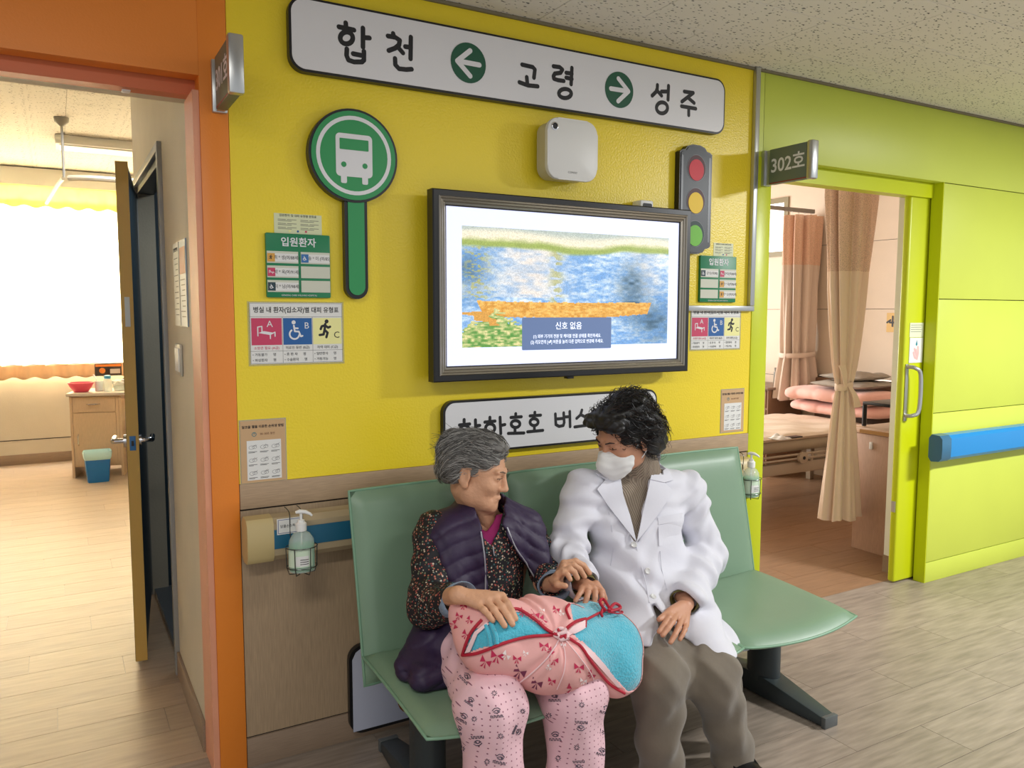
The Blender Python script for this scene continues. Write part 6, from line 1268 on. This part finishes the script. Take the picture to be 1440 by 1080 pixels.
for s in (1,-1): tubes('lash_line',[([HD.w((s*.018,-.0925,.0005)),HD.w((s*.032,-.0915,-.003)),HD.w((s*.045,-.083,-.001))],.0010)],mat('brow_dark',(50,38,34),.7),pd,5); tubes('eyebrow',[([HO.w((s*.014,-.097,.020)),HO.w((s*.032,-.092,.025)),HO.w((s*.047,-.079,.020))],[.0018,.0022,.001])],mat('brow_grey',(120,100,84),.7),pe,6); tubes('lash_line',[([HO.w((s*.018,-.0920,.002)),HO.w((s*.032,-.0905,.0015)),HO.w((s*.045,-.083,.0005))],.0010)],mat('brow_dark',(50,38,34),.7),pe,5)
# hair
hd_,bvHD=hairmass(HD,[((0,.022,.040),(.096,.112,.088)),((0,.092,.0),(.086,.050,.090)),((.082,.056,-.010),(.032,.054,.076)),((-.082,.045,-.010),(.034,.062,.078)),((0,-.050,.086),(.076,.060,.040)),((.05,-.070,.082),(.045,.030,.022)),((-.05,-.070,.082),(.045,.030,.022)),((.045,.08,-.06),(.05,.045,.05)),((0,.05,.095),(.07,.07,.04))],[((0,-.125,-.015),(.082,.068,.078)),((0,-.045,-.050),(.100,.074,.064)),((0,-.100,.034),(.070,.052,.044))],'hair',M_hairD,pd)
def wavy(H):
    def fn(p):
        q=H.R.T@(np.array(p)-H.c); return H.R@np.array([q[0]*5+.35*math.sin(q[1]*45),.75+.35*math.sin(q[2]*50),-.55-6*max(0,q[1])+.3*math.sin(q[1]*60)])
    return fn
for nm,m_,n in (('hair_strands',M_hairD,620),('hair_strands',M_hairD2,260)):
    tagp(strands(nm,bvHD,seedsf(HD,n,0,0,-.05),wavy(HD),.085,9,.009,.0013,m_,pd,curl=.006,cf=95,rs=rs,lift=.016),kind='stuff')
# turtleneck and knit
def dtrunk(f,e=0.,k=.06):
    f.cone(C3+np.array([0,0,.02]),C2,.168+e,.158+e,k,flat=((0,1,0),.80)); f.cone(C2,C1,.158+e,.160+e,k,flat=((0,1,0),.74)); f.ell(P3(858,735,-.46),(.07+e,.06+e,.065+e),None,.05); f.ell(P3(930,732,-.48),(.07+e,.06+e,.065+e),None,.05); f.cone(sA+np.array([.01,0,-.01]),sB+np.array([-.01,0,-.01]),.058+e,.058+e,k)
f=Field((1.42,-.72,.70),(2.10,-.24,1.10),.005); dtrunk(f,-.017); f.cone(nD+np.array([0,0,-.03]),HD.w((0,.030,-.085)),.076,.067,.02); f.disp(lambda X,Y,Z:.0012*np.sin(np.arctan2(Y-nD[1],X-nD[0])*34)*np.clip((Z-nD[2]+.02)*30,0,1)); npmesh('turtleneck',*f.mesh(0),M_knit,pd)
# coat
f=Field((1.30,-1.0,.38),(2.24,-.22,1.06),.0046); dtrunk(f)
f.cone(nD+np.array([0,.02,-.05]),nD+np.array([.0,.030,.035]),.104,.094,.02); f.cone(nD+np.array([0,.0,-.05]),sA+np.array([0,0,.004]),.070,.050,.05); f.cone(nD+np.array([0,.0,-.05]),sB+np.array([0,0,.004]),.070,.050,.05); f.cone(nD+np.array([0,-.005,-.03]),nD+np.array([0,.012,.12]),.077,.079,.006,'sub')
f.cone(sA,eA,.062,.062,.03,rip=(.006,60,.3,26)); f.cone(eA,wA,.066,.050,.025,rip=(.008,80,1,34)); f.cone(sB,eB,.063,.066,.03,rip=(.006,60,2,26)); f.cone(eB,wB,.070,.054,.025,rip=(.0075,70,1,30))
f.cone(C3+np.array([-.07,-.02,0]),kA+np.array([.01,.06,.03]),.125,.094,.05); f.cone(C3+np.array([.09,-.02,0]),kB+np.array([.03,.05,.02]),.125,.096,.05); f.cone(C3+np.array([0,-.05,.03]),(kA+kB)/2+np.array([.03,.16,.06]),.11,.06,.05)
f.ell(P3(1012,900,-.66),(.06,.13,.05),None,.05)
_v,_q=f.mesh(1); bvC=bvh_of(_v,_q)
f.poly([(855,898),(880,905),(938,909),(926,880),(913,851),(921,845),(945,872),(975,905),(1008,938),(1040,921),(1070,1000),(1060,1120),(800,1120),(800,930)],-1.2,-.30,.006)
f.poly([(868,655),(872,690),(880,722),(893,760),(897,760),(902,722),(912,680),(917,655)],-.9,-.44,.003)
f.cone(wA+(wA-eA)*.05,wA+(wA-eA)*.9,.042,.05,.004,'sub'); f.cone(wB+(wB-eB)*.05,wB+(wB-eB)*.9,.046,.05,.004,'sub')
f.disp(lambda X,Y,Z:.0058*np.sin(34*X+22*Z+2.4*np.sin(14*Z+6*X)+1.6*np.sin(11*X-4))*np.clip((.92-Z)*5,.25,1)+.0036*np.sin(70*Z-30*X+2.5*np.sin(20*X+1)+2*np.sin(15*Z)))
cV,cQ=f.mesh(1); npmesh('doctor_coat',cV,cQ,M_coat,pd)
drape('lapel',[[(871,668),(850,676),(838,688),(862,722),(894,762),(884,725),(875,695)]],bvC,M_coat,pd,.008,.004); drape('lapel',[[(894,763),(902,722),(913,674),(931,679),(944,691),(925,722)]],bvC,M_coat,pd,.010,.004)
drape('collar',[[(866,650),(845,646),(836,668),(851,677),(871,670)]],bvC,M_coat,pd,.010,.004); drape('collar',[[(912,676),(916,662),(926,655),(936,660),(943,677),(931,680)]],bvC,M_coat,pd,.013,.004)
po=drape('chest_pocket',[[(925,730),(959,723),(961,764),(926,768)]],bvC,M_coat,pd,.003,.002); drape('pocket_welt',[[(924,728),(960,721),(960,731),(925,738)]],bvC,M_coat,po,.0055,.0025)
for x,y in ((891,766),(892,789),(910,803),(918,840)):
    c=cast(bvC,x,y,.003); c2=cast(bvC,x,y,.0065); n=(c2-c)/np.linalg.norm(c2-c); a=np.cross(n,[0,0,1]); a/=np.linalg.norm(a); b=np.cross(n,a); V=[]
    for r,h in ((.0105,-.002),(.0105,.002),(.0085,.0035),(.0065,.0022),(.0,.0022)):
        for j in range(20): t=2*math.pi*j/20; V.append(c+r*(math.cos(t)*a+math.sin(t)*b)+n*h)
    mk('button',V,[(i*20+j,i*20+(j+1)%20,(i+1)*20+(j+1)%20,(i+1)*20+j) for i in range(4) for j in range(20)],M_button,pd,40)
M_seam=mat('coat_seam',(196,196,206),.8)
tubes('front_edge',[(on(bvC,[(894,762),(898,785),(906,812),(913,848)],.0015,6),.0022)],M_coat,pd,6)
tubes('seam',[(on(bvC,s_,.0012,5),.0011) for s_ in ([(856,720),(862,760),(858,800)],[(928,775),(930,800),(938,830)])],M_seam,pd,5)
for w_,e_,r in ((wA,eA,.040),(wB,eB,.043)): cuff(w_+(w_-e_)/np.linalg.norm(w_-e_)*.006,e_,r,'knit_cuff',M_olive,.03,.004,pd,.98); cuff(w_-(w_-e_)/np.linalg.norm(w_-e_)*.008,e_,r+.006,'coat_cuff',M_coat,.03,.004,pd,1.10)
drape('olive_vee',[[(886,735),(893,748),(903,728),(899,752),(896,764),(891,760)]],bvC,M_olive,pd,-.002,.002) if False else None
# trousers
f=Field((1.38,-.98,.02),(2.16,-.26,.66),.0052); f.ell((1.79,-.44,.515),(.185,.13,.085),None,.05)
for h_,k_,f_ in ((dhA,kA,fA),(dhB,kB,fB)):
    f.cone(h_,k_,.082,.085,.03,rip=(.005,50,1,30)); f.cone(k_+np.array([0,0,-.01]),f_,.084,.066,.04,rip=(.005,34,2,22)); f.cone(f_,f_-np.array([0,0,.05]),.066,.070,.02); f.cone(f_-np.array([0,0,.04]),f_-np.array([0,0,.1]),.056,.06,.005,'sub')
f.cone((dhA+dhB)/2+np.array([0,-.05,-.03]),(kA+kB)/2+np.array([-.005,.035,-.02]),.07,.062,.04); f.cone(P3(1020,940,-.72),P3(1030,1015,-.70),.055,.040,.03)
f.disp(lambda X,Y,Z:.003*np.sin(30*X+12*Z+2.2*np.sin(14*Z+3*Y))+.0022*np.sin(50*Z-16*X+2*np.sin(18*X))); npmesh('trousers',*f.mesh(1),M_trou,pd)
for f_ in (fA,fB):
    bm=bmesh.new(); bmesh.ops.create_uvsphere(bm,u_segments=20,v_segments=12,radius=1)
    for v in bm.verts: v.co=Vector((f_[0]+v.co.x*.046,f_[1]-.05+v.co.y*.13,.002+max(0,(v.co.z+1)*.038*(1.1 if v.co.y>0 else .8))))
    bmk('shoe',bm,M_black,pd,50)
print('people done',time.time()-T0)
